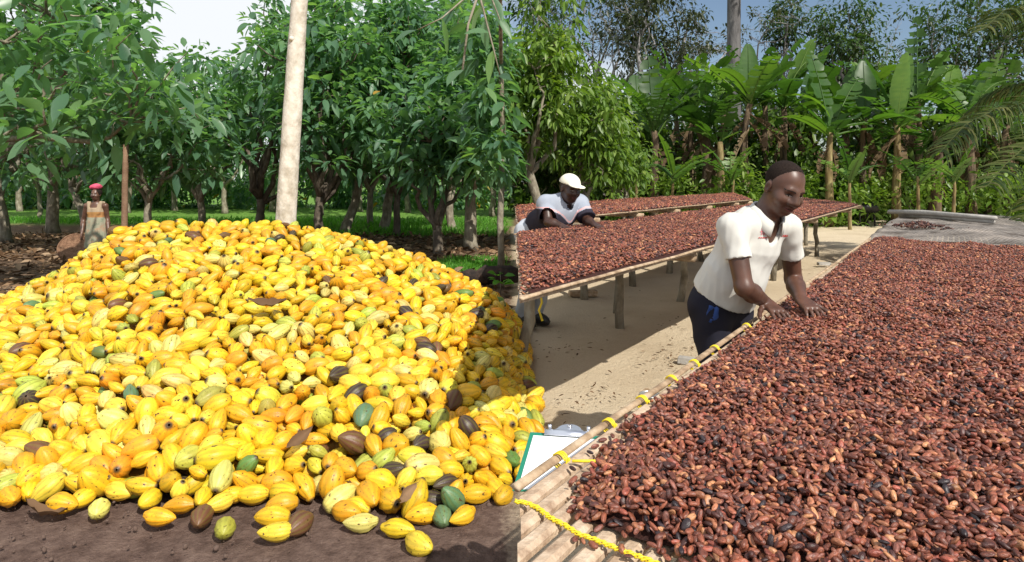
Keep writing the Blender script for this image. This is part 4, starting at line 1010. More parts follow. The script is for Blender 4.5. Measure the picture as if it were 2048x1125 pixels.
def forest(label, px, y, cpx, cpy, rad, ncl, per, ln, mat, fork, r, lean=0, clr=.9, limbs=9, bark='greytrunk', fill=.3, grp='tall forest trees'):
    x, yy = gnd(px, y)
    return tree('forest_tree', label, x, yy, fork, r, U(cpx, cpy, y), rad, ncl, per, ln, M[mat], M[bark], clr, (lean, 0), limbs, grp, .42, .3, fill, .2)
forest('dense dark forest tree rising behind the shrubs', 1330, 42, 1310, 60, (3.4, 3, 3.8), 120, 46, .25, 'leafg', 5, .28, clr=.75)
forest('dark feathery forest tree between shrub and dense tree', 1200, 44, 1180, 40, (3.4, 3, 3.8), 60, 34, .23, 'leafg', 6, .25)
forest('slim forest tree with pale trunk in front of the dense dark one', 1273, 38, 1280, 30, (1.6, 1.4, 2.6), 26, 24, .34, 'leafg', 9, .16, .1, .7)
forest('bright green forest tree right of the grey trunk', 1690, 40, 1690, 85, (2.2, 2.2, 3.2), 80, 50, .26, 'leafd', 6, .24)
forest('small dark forest tree crown beside the grey trunk', 1566, 44, 1568, 50, (1.2, 1.2, 2.0), 44, 44, .25, 'leafd', 8, .17, 0, .7)
forest('broad forest tree at the upper right above the bananas', 1930, 42, 1915, 70, (3.4, 3, 3.2), 84, 44, .26, 'leafd', 7, .27)
forest('low forest tree filling the gap left of the palm', 1780, 46, 1760, 150, (3.0, 2, 1.5), 56, 44, .27, 'leafb', 4, .2)
forest('forest tree at the right edge behind the palm fronds', 2060, 40, 2050, 120, (3.0, 2.5, 3.8), 90, 44, .28, 'leafd', 6, .25)
forest('low forest tree filling the view under the grey trunk', 1500, 43, 1500, 215, (3.6, 2, 1.3), 60, 44, .27, 'leafd', 3, .2)
forest('dark forest tree standing over the top of the tall shrub tree', 1085, 36, 1090, 20, (2.2, 2, 3.0), 50, 40, .26, 'leafd', 6, .22)
def bare_tree(label, px, y, top_py, r, seed, flat=False):
    random.seed(seed); x, yy = gnd(px, y); zt = CAM_H - (top_py - HOR) / FPX * y
    root = empty('bare_tree', (x, yy, 0), label, 'tree', 'nearly leafless trees on the skyline')
    mb = MB(); tips = []
    def br(p, d, ln, rr, dep):
        e = p + d * ln; pts = wander(p, e, 4, .25); mb.tube(pts, [rr, rr * .9, rr * .8, rr * .7, rr * .6], 5 if dep else 8, cap=False)
        if dep >= 4: tips.append(e); return
        for k in range(3 if dep else 5):
            nd = (d * .7 + Vector((random.gauss(0, .55), random.gauss(0, .55), random.gauss(.15, .3)))).normalized()
            if flat and dep >= 1: nd.z = abs(nd.z) * .35; nd.normalize()
            br(pts[random.choice((2, 3, 4))], nd, ln * random.uniform(.5, .72), rr * .5, dep + 1)
    br(Vector((0, 0, -.1)), Vector((random.uniform(-.05, .05), 0, 1)), zt * .55, r, 0)
    mb.build('trunk', M['greytrunk'], root)
    C = np.array([tuple(t_) for t_ in tips]); C = C[RNG.random(len(C)) < (.75 if flat else .3)]
    link('crown', leaf_mesh('crown', clump_leaves(C, .5, 9, .26, .42, 0, .8)), M['leafg'], root)
bare_tree('spreading thin tree with flat twigs left of the grey trunk', 1415, 44, 40, .16, 51, True)
bare_tree('spreading thin tree with flat twigs right of the grey trunk', 1522, 45, 40, .16, 52, True)
bare_tree('leafless twiggy tree above the tallest banana leaf', 1815, 44, 40, .16, 53)
bare_tree('leafless twiggy tree beside the dark feathery tree', 1225, 40, 20, .12, 54)
bare_tree('leafless tree seen between the bright green tree and the bananas', 1600, 47, 60, .14, 55)
random.seed(61)
x, yy = gnd(1469, 30)
gt = empty('tall_tree_trunk', (x, yy, 0), 'tall straight grey tree trunk above the bananas', 'tree')
MB().tube(wander((0, 0, -.2), (-.02, 0, 14), 10, .006), [.42, .37, .35, .33, .32, .31, .30, .30, .29, .29, .28], 16, wob=.03).build('trunk', M['greytrunk_dark'], gt)
pt_c = np.array([[random.gauss(0, 1.8), random.gauss(0, 1.8), random.uniform(12.5, 16)] for _ in range(60)])
link('crown', leaf_mesh('crown', clump_leaves(pt_c, .8, 26, .4, .42, .3)), M['leafd'], gt)
mbk = MB()
for k in range(12): mbk.tube(wander((0, 0, random.uniform(11.8, 13.8)), pt_c[k * 5], 5, .2), [.12, .1, .08, .06, .05, .03], 6)
mbk.build('limbs', M['greytrunk'], gt)

# coconut palm leaning in from the right
pr = gnd(2230, 11.5)
palm = empty('coconut_palm', (pr[0], pr[1], 0), 'coconut palm reaching drooping fronds in from the right edge', 'palm')
ptop = Vector((-.1, 0, 4.2))
MB().tube(wander((0, 0, -.1), ptop, 8, .05), [.17, .15, .14, .13, .13, .12, .12, .12, .13], 12, wob=.05).build('trunk', M['greytrunk'], palm)
def frond(pts_px, depth, ll, nl, label=None, hang=.8):
    pw = [U(a, b_, d_) - Vector((pr[0], pr[1], 0)) for (a, b_), d_ in zip(pts_px, depth)]
    c = resample([ptop] + pw, nl); mb = MB(); tot = len(c)
    mb.tube(c, [.028 * (1 - .85 * i / tot) for i in range(tot)], 6)
    me0v = [tuple(v) for v in mb.v]; f = [tuple(q_) for q_ in mb.f]; rr = [.8] * len(me0v); v = list(me0v)
    for i in range(4, tot):
        tg = (c[min(i + 1, tot - 1)] - c[i - 1]).normalized(); sd = tg.cross(Vector((0, 0, 1))).normalized(); t_ = i / tot
        for sg_ in (-1, 1):
            for rep in range(2):
                L0 = ll * (.55 + .6 * math.sin(math.pi * min(1, t_ * .9 + .1))) * random.uniform(.8, 1.15)
                d0 = (sd * sg_ * random.uniform(.5, 1) + tg * .55 + Vector((0, 0, random.uniform(-.1, .35)))).normalized()
                p = c[i] + tg * random.uniform(-.02, .02); w = random.uniform(.016, .026); b0 = len(v); tone = random.random()
                wd = tg if abs(d0.dot(tg)) < .8 else Vector((0, 0, 1))
                for k in range(5):
                    u = k / 4; dd_ = (d0 * (1 - hang * u) + Vector((0, 0, -1)) * hang * u * 1.2).normalized(); 
                    ww = w * (1 - u ** 2) + .002
                    v.append(tuple(p - wd * ww)); v.append(tuple(p + wd * ww)); rr += [tone, tone]; p = p + dd_ * L0 / 4
                for k in range(4): q0 = b0 + 2 * k; f.append((q0, q0 + 1, q0 + 3, q0 + 2))
    me = bpy.data.meshes.new('frond'); me.from_pydata(v, [], f); me.update(); at = me.attributes.new('rnd', 'FLOAT', 'POINT'); at.data.foreach_set('value', rr)
    link('frond', me, M['palm'], palm)
frond([(2120, 190), (2050, 208), (1985, 222), (1930, 250), (1885, 300)], [11.3, 11, 10.8, 10.7, 10.6], .85, 75)
frond([(2120, 165), (2040, 172), (1980, 190), (1935, 225)], [11.8, 12, 12.3, 12.5], .6, 60)
frond([(2130, 230), (2060, 285), (2010, 330), (1975, 372)], [10.6, 10, 9.6, 9.3], .75, 65)
frond([(2140, 60), (2080, 20), (2010, 20), (1965, 60)], [11.2, 10.8, 10.4, 10.2], .7, 65)
frond([(2150, 40), (2110, -40), (2040, -60), (1990, -20)], [11.8, 11.8, 11.8, 11.8], .8, 60)
frond([(2180, 250), (2120, 330), (2080, 380), (2040, 450)], [10.8, 10.2, 9.9, 9.6], .7, 55)
frond([(2330, 120), (2420, 140), (2480, 220)], [11.5, 11.8, 12], .8, 55)

# ------------------------------------------------------------------ netting on the far half of the front table
def net_z(s_, d_): return Z1 + .05 + .03 * vnoise(s_ * 2.2, d_ * 3.1, 71) + .02 * vnoise(s_ * 6, d_ * 6, 72) + .008 * vnoise(s_ * 15, d_ * 15, 73)
ns, nd = 170, 50
s_, d_ = np.meshgrid(np.linspace(0, 1, ns), np.linspace(-.06, 1.64, nd), indexing='ij')
sN = (6.72 - .48 * d_ + .06 * np.sin(d_ * 8) + .04 * np.sin(d_ * 19)) * (1 - s_) + (13.4 - .8 * d_) * s_
x, y = sd_xy(sN, d_); z = net_z(sN, d_); z = z - np.clip(-d_ - .01, 0, 1) * 1.5 - np.clip(d_ - 1.58, 0, 1) * 1.5
i = np.arange(ns * nd).reshape(ns, nd); q = np.stack([i[:-1, :-1], i[:-1, 1:], i[1:, 1:], i[1:, :-1]], -1).reshape(-1, 4)
m, t, b, n, l = nodes('grey_netting')
g = n('ShaderNodeTexCoord'); br = n('ShaderNodeTexBrick'); br.inputs['Scale'].default_value = 14; br.offset = 0; br.inputs['Color1'].default_value = (.11, .098, .088, 1); br.inputs['Color2'].default_value = (.19, .17, .155, 1)
br.inputs['Mortar'].default_value = (.27, .255, .245, 1); br.inputs['Mortar Size'].default_value = .09; br.inputs['Brick Width'].default_value = .5; br.inputs['Row Height'].default_value = .5
mpn = n('ShaderNodeMapping'); mpn.inputs['Rotation'].default_value = (0, 0, .97); l(g.outputs['Object'], mpn.inputs[0]); l(mpn.outputs[0], br.inputs['Vector'])
nn_ = n('ShaderNodeTexNoise'); nn_.inputs['Scale'].default_value = 3.0; nn_.inputs['Detail'].default_value = 8; nn_.inputs['Roughness'].default_value = .7; l(g.outputs['Object'], nn_.inputs['Vector']); nr_ = ramp(t, [(.35, .33, .32), (.95, .93, .9), (1.7, 1.6, 1.5)], [.34, .5, .68]); l(nn_.outputs['Fac'], nr_.inputs[0]); nm_ = n('ShaderNodeMix'); nm_.data_type = 'RGBA'; nm_.blend_type = 'MULTIPLY'; nm_.inputs['Factor'].default_value = 1; l(br.outputs['Color'], nm_.inputs['A']); l(nr_.outputs[0], nm_.inputs['B']); l(nm_.outputs['Result'], b.inputs['Base Color']); b.inputs['Roughness'].default_value = .9; b.inputs['Specular IOR Level'].default_value = .05
tr = n('ShaderNodeBsdfTransparent'); ms = n('ShaderNodeMixShader'); ms.inputs[0].default_value = .22; l(b.outputs[0], ms.inputs[1]); l(tr.outputs[0], ms.inputs[2]); l(ms.outputs[0], t.nodes['Material Output'].inputs[0])
tag(link('drying_net', np_mesh('drying_net', np.stack([x, y, z], -1).reshape(-1, 3), [q]), m), 'grey netting laid over the far half of the front table', 'net')
M['greypole'] = surf('grey_pole', [(.28, .265, .24), (.45, .43, .40)], 9, .8, .3)
for a_, b_, lb in (((1778, 424), (1992, 437), 'pale pole lying across the far end of the netting, upper of two'), ((1800, 431), (1988, 444), 'pale pole lying across the far end of the netting, lower of two')):
    p0 = G(a_[0], a_[1], .98 if 'upper' in lb else .93); p1 = G(b_[0], b_[1], .98 if 'upper' in lb else .93)
    o = MB().tube([p0, p0.lerp(p1, .35) + Vector((0, 0, .02)), p0.lerp(p1, .7) + Vector((0, 0, .01)), p1], [.035, .04, .035, .03], 8, wob=.06).build('pale_pole', M['greypole']); tag(o, lb, 'pole')
# clump of dark beans on the net
pc_ = []
for k in range(260):
    a_ = random.uniform(0, 6.28); rr_ = abs(random.gauss(0, .16)); g_ = G(1842, 455, Z1 + .06); pc_.append((g_.x + rr_ * math.cos(a_) * 1.0, g_.y + rr_ * math.sin(a_) * 1.6, Z1 + .07 + max(0, .05 - rr_ * .25) + random.uniform(0, .015)))
cc_ = bean_cols(260); cc_[:, :3] *= .35
tag(scatter('dark_beans', np.array(pc_), bean_eul(260), np.full((260, 3), .045), cc_, BEAN_LO, BM_MASS), 'small heap of blackened beans lying on the grey netting', 'beans', kind='stuff')

# ------------------------------------------------------------------ small things about the yard
def plain(name, col, rough=.5, metal=0.0):
    m, t, b, n, l = nodes(name); b.inputs['Base Color'].default_value = (*col, 1); b.inputs['Roughness'].default_value = rough; b.inputs['Metallic'].default_value = metal; return m
cb = empty('clipboard', (.150, 1.845, .70), 'green clipboard with blank white paper and metal clip beside the front table', 'clipboard')
cb.rotation_euler = (math.radians(2), 0, math.radians(-9))
MB().box((0, 0, 0), (.245, .36, .004)).build('board', plain('green_board', (.01, .22, .13), .4), cb, False, .0015)
MB().box((.004, -.012, .0035), (.225, .325, .002)).build('paper', plain('paper', (.88, .88, .88), .9), cb, False)
clipm = plain('clip_metal', (.62, .65, .72), .28, .85)
mb = MB()
for k in range(9):
    u = k / 8; mb.v += [Vector((-.075, .150 + .03 * u, .008 + .012 * math.sin(math.pi * u))), Vector((.075, .150 + .03 * u, .008 + .012 * math.sin(math.pi * u)))]
mb.f = [(2 * k, 2 * k + 1, 2 * k + 3, 2 * k + 2) for k in range(8)]
cl_ = mb.build('clip', clipm, cb); cl_.modifiers.new('s', 'SOLIDIFY').thickness = .002
mb = MB(); m_ = 14
prof = []
for k in range(m_ + 1):
    a_ = math.pi * k / m_; prof.append((.038 * math.cos(a_) * (1.15 if k in (0, m_) else 1), .178 + .045 * math.sin(a_)))
mb.prism(prof, .012, .016); mb.build('clip_lever', clipm, cl_, False)
MB().lathe([(.006, .0165), (.008, .019), (.005, .022), (0, .022)], 10, (0, .202, 0)).build('rivet', plain('rivet', (.8, .8, .82), .2, .9), cl_)
for sx in (-1, 1): MB().tube([(sx * .06, .178, .012), (sx * .06, .178, .03)], [.007, .006], 8).build('spring_end', clipm, cl_)
can = empty('tin_can', G(1300, 838), 'open grey tin can standing on the sand behind the rail', 'can')
MB().lathe([(0, .004), (.062, .004), (.065, 0), (.065, .15), (.067, .152), (.067, .156), (.063, .156), (.062, .15), (.062, .01), (0, .01)], 24).build('wall', plain('tin', (.5, .5, .5), .35, .7), can)
def lump(name, label, cat, px, py, size, rz, mat, jag=.12):
    random.seed(px); o = empty(name, G(px, py), label, cat); mb = MB().box((0, 0, size[2] / 2), size, rz)
    mb.v = [v + Vector([random.uniform(-jag, jag) * min(size) for _ in range(3)]) for v in mb.v]; mb.build('block', mat, o, False, .006); return o
lump('wood_stub', 'short grey stub of wood lying on sand by the front rail', 'wood', 1377, 728, (.17, .06, .05), -.5, M['greypole'])
lump('wood_offcut', 'pale sawn offcut lying in the shade under the middle table', 'wood', 1166, 592, (.36, .14, .07), .1, M['wood'])
lump('brick', 'flat grey brick lying on the sand path beyond the man', 'brick', 1648, 531, (.21, .1, .05), 0, M['greypole'])
# black sheet bundle hung over the end of the middle table
bd_ = empty('black_bundle', G(1738, 452), 'black plastic bundle hanging at the far end of the middle table', 'bundle')
y_b = bd_.location.y
def bb(px, py): return U(px, py, y_b) - bd_.location
mb = MB(); mb.tube([bb(1712, 412), bb(1722, 416), bb(1738, 414), bb(1750, 417), bb(1757, 422)], [.06, .15, .17, .15, .06], 12, wob=.2); mb.build('sheet', plain('black_plastic', (.008, .008, .009), .45), bd_)
for px in (1719, 1734, 1748): MB().tube([bb(px, 420), bb(px + 1, 440), bb(px + 2, 456)], [.035, .03, .03], 7, wob=.1).build('prop', plain('dark_stick', (.02, .016, .012), .9), bd_)
# dark dry bits scattered over the sand
n_ = 420; px = RNG.uniform(1040, 1720, n_); py = RNG.uniform(480, 900, n_); clx = np.array([(1420, 680), (1330, 720), (1180, 790), (1390, 700), (1120, 700), (1345, 655), (1590, 540)]); kk = RNG.choice(7, n_); near = RNG.random(n_) < .55
px = np.where(near, clx[kk, 0] + RNG.normal(0, 30, n_), px); py = np.where(near, clx[kk, 1] + RNG.normal(0, 12, n_), py).clip(470, 1000)
P = np.array([tuple(G(a_, b_)) for a_, b_ in zip(px, py)]); P[:, 2] = RNG.uniform(0, .012, n_); P = P[P[:, 0] > .05]; n_ = len(P)
D = np.concatenate([RNG.normal(0, 1, (n_, 2)), RNG.normal(.05, .1, (n_, 1))], 1)
stuff_leaves('dry_leaf_bits', 'scraps of dark dry leaf and twig scattered on the sand', leaves(P, D, RNG.uniform(.015, .06, n_), .3, RNG.random(n_) * .6, .05, .3), M['dryleaf'], 'leaf bits')

n_ = 1900; xs = RNG.uniform(-3.4, -.02, n_); ys = RNG.uniform(2.2, 3.9, n_); hh_, _ = heap(xs, ys); kp = hh_ < .02; n_ = int(kp.sum())
crm = MB().lathe([(0, -.5), (.38, -.3), (.5, .05), (.34, .36), (0, .5)], 6).mesh('crumb'); crm.materials.append(surf('soil_crumb', [(.06, .038, .03), (.17, .115, .09)], 20, .95, 0))
tag(scatter('soil_crumbs', np.stack([xs[kp], ys[kp], RNG.uniform(-.015, .0, n_)], 1), RNG.uniform(0, 6.28, (n_, 3)), (RNG.random((n_, 1)) ** 5 * .02 + .004) * RNG.uniform(.5, 1.5, (n_, 3)), np.ones((n_, 4)), crm, None), 'crumbs of dark soil in front of the heap', 'soil', kind='stuff')
# ------------------------------------------------------------------ people: bodies and clothes grown as smooth solids
class Solid:
    """A distance field on a grid; shapes are blended into it and the skin is taken off at zero."""
    def __init__(s, lo, hi, h):
        s.lo = np.array(lo, float); s.h = h; s.n = np.ceil((np.array(hi) - s.lo) / h).astype(int) + 1
        s.f = np.full(s.n, .25, np.float32)
    def block(s, lo, hi, pad):
        a = np.maximum(np.floor((np.array(lo) - pad - s.lo) / s.h).astype(int), 0); b = np.minimum(np.ceil((np.array(hi) + pad - s.lo) / s.h).astype(int) + 1, s.n)
        if (b <= a).any(): return None
        ax_ = [(s.lo[k] + s.h * np.arange(a[k], b[k])).astype(np.float32) for k in range(3)]
        return tuple(slice(a[k], b[k]) for k in range(3)), ax_[0][:, None, None], ax_[1][None, :, None], ax_[2][None, None, :]
    def put(s, lo, hi, fn, k, op='add'):
        bl = s.block(lo, hi, .05 + k * 2)
        if bl is None: return s
        sl, x, y, z = bl; d = fn(x, y, z).astype(np.float32); a = s.f[sl]
        if op == 'cut': d = -d; h_ = np.clip(.5 - .5 * (d - a) / k, 0, 1); s.f[sl] = a * h_ + d * (1 - h_) + k * h_ * (1 - h_) if False else np.maximum(a, d) + np.maximum(k - np.abs(a - d), 0) ** 2 / (4 * k)
        else: s.f[sl] = np.minimum(a, d) - np.maximum(k - np.abs(a - d), 0) ** 2 / (4 * k)
        return s
    def cone(s, a, b, r1, r2, k=.02, flat=None, op='add'):
        """Round cone from a to b; flat=(axis, factor) squashes it along that axis."""
        a = np.array(a, float); b = np.array(b, float); ba = b - a; L2 = ba @ ba + 1e-9; R = max(r1, r2)
        def fn(x, y, z):
            px, py, pz = x - a[0], y - a[1], z - a[2]
            t = np.clip((px * ba[0] + py * ba[1] + pz * ba[2]) / L2, 0, 1)
            qx, qy, qz = px - t * ba[0], py - t * ba[1], pz - t * ba[2]
            if flat is not None:
                ax_, fc = flat; c = (qx * ax_[0] + qy * ax_[1] + qz * ax_[2]) * (1 / fc - 1)
                qx, qy, qz = qx + c * ax_[0], qy + c * ax_[1], qz + c * ax_[2]
            d = np.sqrt(qx * qx + qy * qy + qz * qz) - (r1 + (r2 - r1) * t)
            return d * (1 if flat is None else (fc + 1) / 2)
        return s.put(np.minimum(a, b) - R, np.maximum(a, b) + R, fn, k, op)
    def egg(s, c, R, rad, k=.015, op='add'):
        """Ellipsoid at c; the rows of R are its axes."""
        c = np.array(c, float); R = np.array(R, float); rad = np.array(rad, float); m_ = rad.max()
        def fn(x, y, z):
            p = [x - c[0], y - c[1], z - c[2]]; q = [(p[0] * R[i][0] + p[1] * R[i][1] + p[2] * R[i][2]) for i in range(3)]
            k0 = np.sqrt(sum((q[i] / rad[i]) ** 2 for i in range(3))); k1 = np.sqrt(sum((q[i] / rad[i] ** 2) ** 2 for i in range(3))) + 1e-6
            return k0 * (k0 - 1) / k1
        return s.put(c - m_, c + m_, fn, k, op)
    def plane(s, p, nrm, lo, hi, k=.004):
        """Cuts away everything on the side nrm points to, within the box lo..hi."""
        p = np.array(p, float); nrm = np.array(nrm, float) / np.linalg.norm(nrm)
        sl, x, y, z = s.block(lo, hi, 0); d = (x - p[0]) * nrm[0] + (y - p[1]) * nrm[1] + (z - p[2]) * nrm[2]
        s.f[sl] = np.maximum(s.f[sl], d); return s
    def ripple(s, fn):
        sl, x, y, z = s.block(s.lo, s.lo + s.h * s.n, 0); s.f = s.f + fn(x, y, z).astype(np.float32); return s
    def mesh(s, name, region=None, mats=None, origin=(0, 0, 0)):
        f = s.f; ins = f < 0; n = np.array(f.shape)
        crn = [(i, j, k) for i in (0, 1) for j in (0, 1) for k in (0, 1)]
        def sh(a, o): return a[o[0]:n[0] - 1 + o[0], o[1]:n[1] - 1 + o[1], o[2]:n[2] - 1 + o[2]]
        cnt = sum(sh(ins, o).astype(np.int8) for o in crn); cell = (cnt > 0) & (cnt < 8)
        idx = np.full(cell.shape, -1, np.int32); I = np.argwhere(cell); idx[cell] = np.arange(len(I))
        vals = {o: f[I[:, 0] + o[0], I[:, 1] + o[1], I[:, 2] + o[2]] for o in crn}
        acc = np.zeros((len(I), 3)); num = np.zeros(len(I))
        for o in crn:
            for ax_ in range(3):
                if o[ax_] == 0:
                    o2 = tuple(1 if k == ax_ else o[k] for k in range(3)); a, b = vals[o], vals[o2]; x = (a < 0) != (b < 0)
                    t = np.where(x, a / (a - b + 1e-12), 0); p = np.tile(np.array(o, float), (len(I), 1)); p[:, ax_] += t; acc[x] += p[x]; num[x] += 1
        V = s.lo + (I + acc / num[:, None]) * s.h
        quads = []
        for ax_ in range(3):
            u, w = (ax_ + 1) % 3, (ax_ + 2) % 3
            a = [slice(0, n[k]) for k in range(3)]; b = list(a); a[ax_] = slice(0, n[ax_] - 1); b[ax_] = slice(1, n[ax_])
            x = ins[tuple(a)] != ins[tuple(b)]; E = np.argwhere(x); E = E[(E[:, u] > 0) & (E[:, w] > 0) & (E[:, u] < n[u] - 1) & (E[:, w] < n[w] - 1)]
            fl = ins[E[:, 0], E[:, 1], E[:, 2]]
            du = np.zeros(3, int); du[u] = 1; dw = np.zeros(3, int); dw[w] = 1
            c = [idx[tuple((E - o).T)] for o in (0 * du, du, du + dw, dw)]
            q = np.stack(c, 1); q[~fl] = q[~fl][:, ::-1]; quads.append(q)
        Q = np.concatenate(quads); Q = Q[(Q >= 0).all(1)]
        fm = region(V[Q].mean(1)) if region is not None else None
        me = np_mesh(name, V - np.array(origin), [Q], True, None, fm)
        for m_ in mats or []: me.materials.append(m_)
        return me

def v3(*a): return np.array(a, float)
def frame(fwd, up):
    """Rows: right, forward, up."""
    f = fwd / np.linalg.norm(fwd); r = np.cross(f, up); r /= np.linalg.norm(r); return np.array([r, f, np.cross(r, f)])
def skin_material(name, c):
    m, t, b, n, l = nodes(name)
    tcn = n('ShaderNodeTexCoord'); no_ = n('ShaderNodeTexNoise'); no_.inputs['Scale'].default_value = 14; no_.inputs['Detail'].default_value = 4; l(tcn.outputs['Object'], no_.inputs['Vector'])
    r = ramp(t, [tuple(k * .75 for k in c), tuple(k * 1.2 for k in c)], [.35, .65]); l(no_.outputs['Fac'], r.inputs[0]); l(r.outputs[0], b.inputs['Base Color'])
    b.inputs['Roughness'].default_value = .42; b.inputs['Specular IOR Level'].default_value = .5; b.inputs['Subsurface Weight'].default_value = .08; b.inputs['Subsurface Radius'].default_value = (.02, .008, .004); b.inputs['Subsurface Scale'].default_value = .3
    return m
def cloth(name, c, c2=None, scale=120, rough=.9, bump=.15):
    return surf(name, [tuple(k * .9 for k in c), c2 or c], 3, rough, bump, scale, dist=.002, spec=.15)

def put_head(S, c, F, s, smile=True, k=1.0):
    """Head about 0.235*s tall, centred at c, axes F (right, forward, up)."""
    def L(x, y, z): return c + s * (F[0] * x + F[1] * y + F[2] * z)
    S.egg(L(0, -.012, .032), F, (.076 * s, .097 * s, .086 * s), .02)
    S.egg(L(0, .022, -.03), F, (.062 * s, .074 * s, .075 * s), .03 * s)
    S.egg(L(0, .04, -.083), F, (.042 * s, .045 * s, .034 * s), .03 * s)           # chin and jaw
    for sg in (-1, 1):
        S.egg(L(sg * .038, .058, -.028), F, (.03 * s, .034 * s, .032 * s), .02 * s)  # cheeks
        S.egg(L(sg * .079, -.004, -.008), F, (.009 * s, .018 * s, .03 * s), .006)    # ears
        S.egg(L(sg * .024, .078, .026), F, (.020 * s, .011 * s, .010 * s), .022 * s)  # brow
    for sg in (-1, 1): S.egg(L(sg * .031, .104, .006), F, (.022 * s, .018 * s, .012 * s), .014 * s, 'cut')
    for sg in (-1, 1): S.egg(L(sg * .087, .004, -.004), F, (.006 * s, .009 * s, .017 * s), .004, 'cut')
    S.cone(L(0, .088, .018), L(0, .106, -.022), .012 * s, .018 * s, .016 * s)
    for sg in (-1, 1): S.egg(L(sg * .018, .098, -.026), F, (.013 * s, .013 * s, .010 * s), .010 * s)
    S.egg(L(0, .088, -.052), F, (.026 * s, .016 * s, .008 * s), .008 * s)            # lips
    S.egg(L(0, .084, -.068), F, (.023 * s, .016 * s, .009 * s), .008 * s)
    if smile:
        for sg in (-1, 1): S.cone(L(sg * .023, .101, -.036), L(sg * .036, .09, -.058), .003 * s, .003 * s, .006 * s, op='cut')
    return L
def put_hand(S, w, d, nrm, side, s, curl=.3, spread_=.42):
    """w wrist, d towards the knuckles, nrm out of the palm (towards what it rests on), side=+1 if the thumb lies on +cross(d,nrm)."""
    d = d / np.linalg.norm(d); nrm = nrm - d * (nrm @ d); nrm /= np.linalg.norm(nrm); t = np.cross(d, nrm) * side
    S.cone(w, w + d * .03 * s, .026 * s, .028 * s, .015, (nrm, .72))
    for o in (-.027, -.009, .009, .027): S.cone(w + d * .025 * s + t * o * .7 * s, w + d * .088 * s + t * o * s, .017 * s, .0135 * s, .012, (nrm, .85))
    for o, ln, an in ((.029, .070, .5), (.010, .080, .1), (-.010, .074, -.2), (-.028, .058, -.6)):
        p = w + d * .086 * s + t * o * s; a = d + t * an * spread_; a = a / np.linalg.norm(a); bend = 0.12
        for k, fr in enumerate((.45, .31, .24)):
            q = p + (a * math.cos(bend) + nrm * math.sin(bend)) * ln * fr * s
            S.cone(p, q, (.0095 - .001 * k) * s, (.0088 - .0012 * k) * s, .003); p = q; bend += curl
    p = w + d * .03 * s + t * .026 * s; a = d * .65 + t * .75 + nrm * .25; a /= np.linalg.norm(a)
    for k, fr in enumerate((.045, .034, .026)):
        q = p + a * fr * s; S.cone(p, q, (.0125 - .0015 * k) * s, (.0115 - .0018 * k) * s, .006); p = q; a = a + d * .35; a /= np.linalg.norm(a)

def person(label, J, s, h, skin, F_head, hand_n, shirt=None, legs=None, hand_side=(1, -1), smile=True):
    """J: joints. Returns the body object and helpers."""
    pts = np.array([J[k] for k in J]); lo = pts.min(0) - .16 * s; hi = pts.max(0) + .2 * s; lo[2] = -.02
    S = Solid(lo, hi, h)
    sh = (J['sl'] - J['sr']); sh /= np.linalg.norm(sh); up = J['neck'] - J['pelvis']; up /= np.linalg.norm(up); fw = np.cross(up, -sh); fw /= np.linalg.norm(fw)
    fl = (fw, .66)
    S.cone(J['pelvis'], J['chest'], .135 * s, .14 * s, .04, fl); S.cone(J['chest'], J['neck'] - up * .07 * s, .14 * s, .10 * s, .04, fl)
    for a in 'lr':
        S.cone(J['neck'] - up * .055 * s, J['s' + a], .045 * s, .048 * s, .04)
        S.cone(J['s' + a], J['e' + a], .049 * s, .040 * s, .02); S.cone(J['e' + a], J['e' + a] * .62 + J['w' + a] * .38, .041 * s, .042 * s, .015); S.cone(J['e' + a] * .62 + J['w' + a] * .38, J['w' + a], .042 * s, .027 * s, .015)
        put_hand(S, J['w' + a], J['t' + a] - J['w' + a], hand_n, hand_side[0 if a == 'l' else 1], s)
        S.cone(J['h' + a], J['k' + a], .078 * s, .055 * s, .03); S.cone(J['k' + a], J['a' + a], .052 * s, .036 * s, .02)
        S.egg(J['a' + a] + fw * v3(1, 1, 0) * .07 * s - v3(0, 0, .035 * s), frame(fw * v3(1, 1, 0), v3(0, 0, 1)), (.042 * s, .125 * s, .045 * s), .02)
    c = J['head']; S.cone(J['neck'] - up * .03 * s, c - F_head[2] * .05 * s - F_head[1] * .02 * s, .058 * s, .054 * s, .03)
    Lh = put_head(S, c, F_head, s, smile)
    o = link('person', S.mesh('person', None, [skin], J['root'])); o.location = J['root']
    tag(o, label, 'person')
    return o, Lh, sh, up, fw
def child(name, S, o, J, mats, region=None): return link(name, S.mesh(name, region, mats if isinstance(mats, list) else [mats], J['root']), None, o)
def ball(name, c, r, o, J, mat): return MB().lathe([(r * math.sin(math.pi * k / 8), -r * math.cos(math.pi * k / 8)) for k in range(9)], 12, Vector(c - J['root'])).build(name, mat, o)
def wrinkle(amp, fx, fy, fz, seed):
    r = np.random.default_rng(seed); ps = [(r.uniform(-1, 1) * fx, r.uniform(-1, 1) * fy, r.uniform(-1, 1) * fz, r.uniform(0, 6.28)) for _ in range(7)]
    def fn(x, y, z):
        t = 0
        for a, b, c, d in ps: t = t + np.abs(np.sin(a * x + b * y + c * z + d))
        return (t / 7 - .6) * amp
    return fn
EYEW, EYEB = plain('eye_white', (.42, .36, .32), .3), plain('iris', (.012, .008, .006), .2)
LIP, LASH = plain('lip', (.14, .05, .045), .45), plain('lash', (.012, .008, .007), .6)
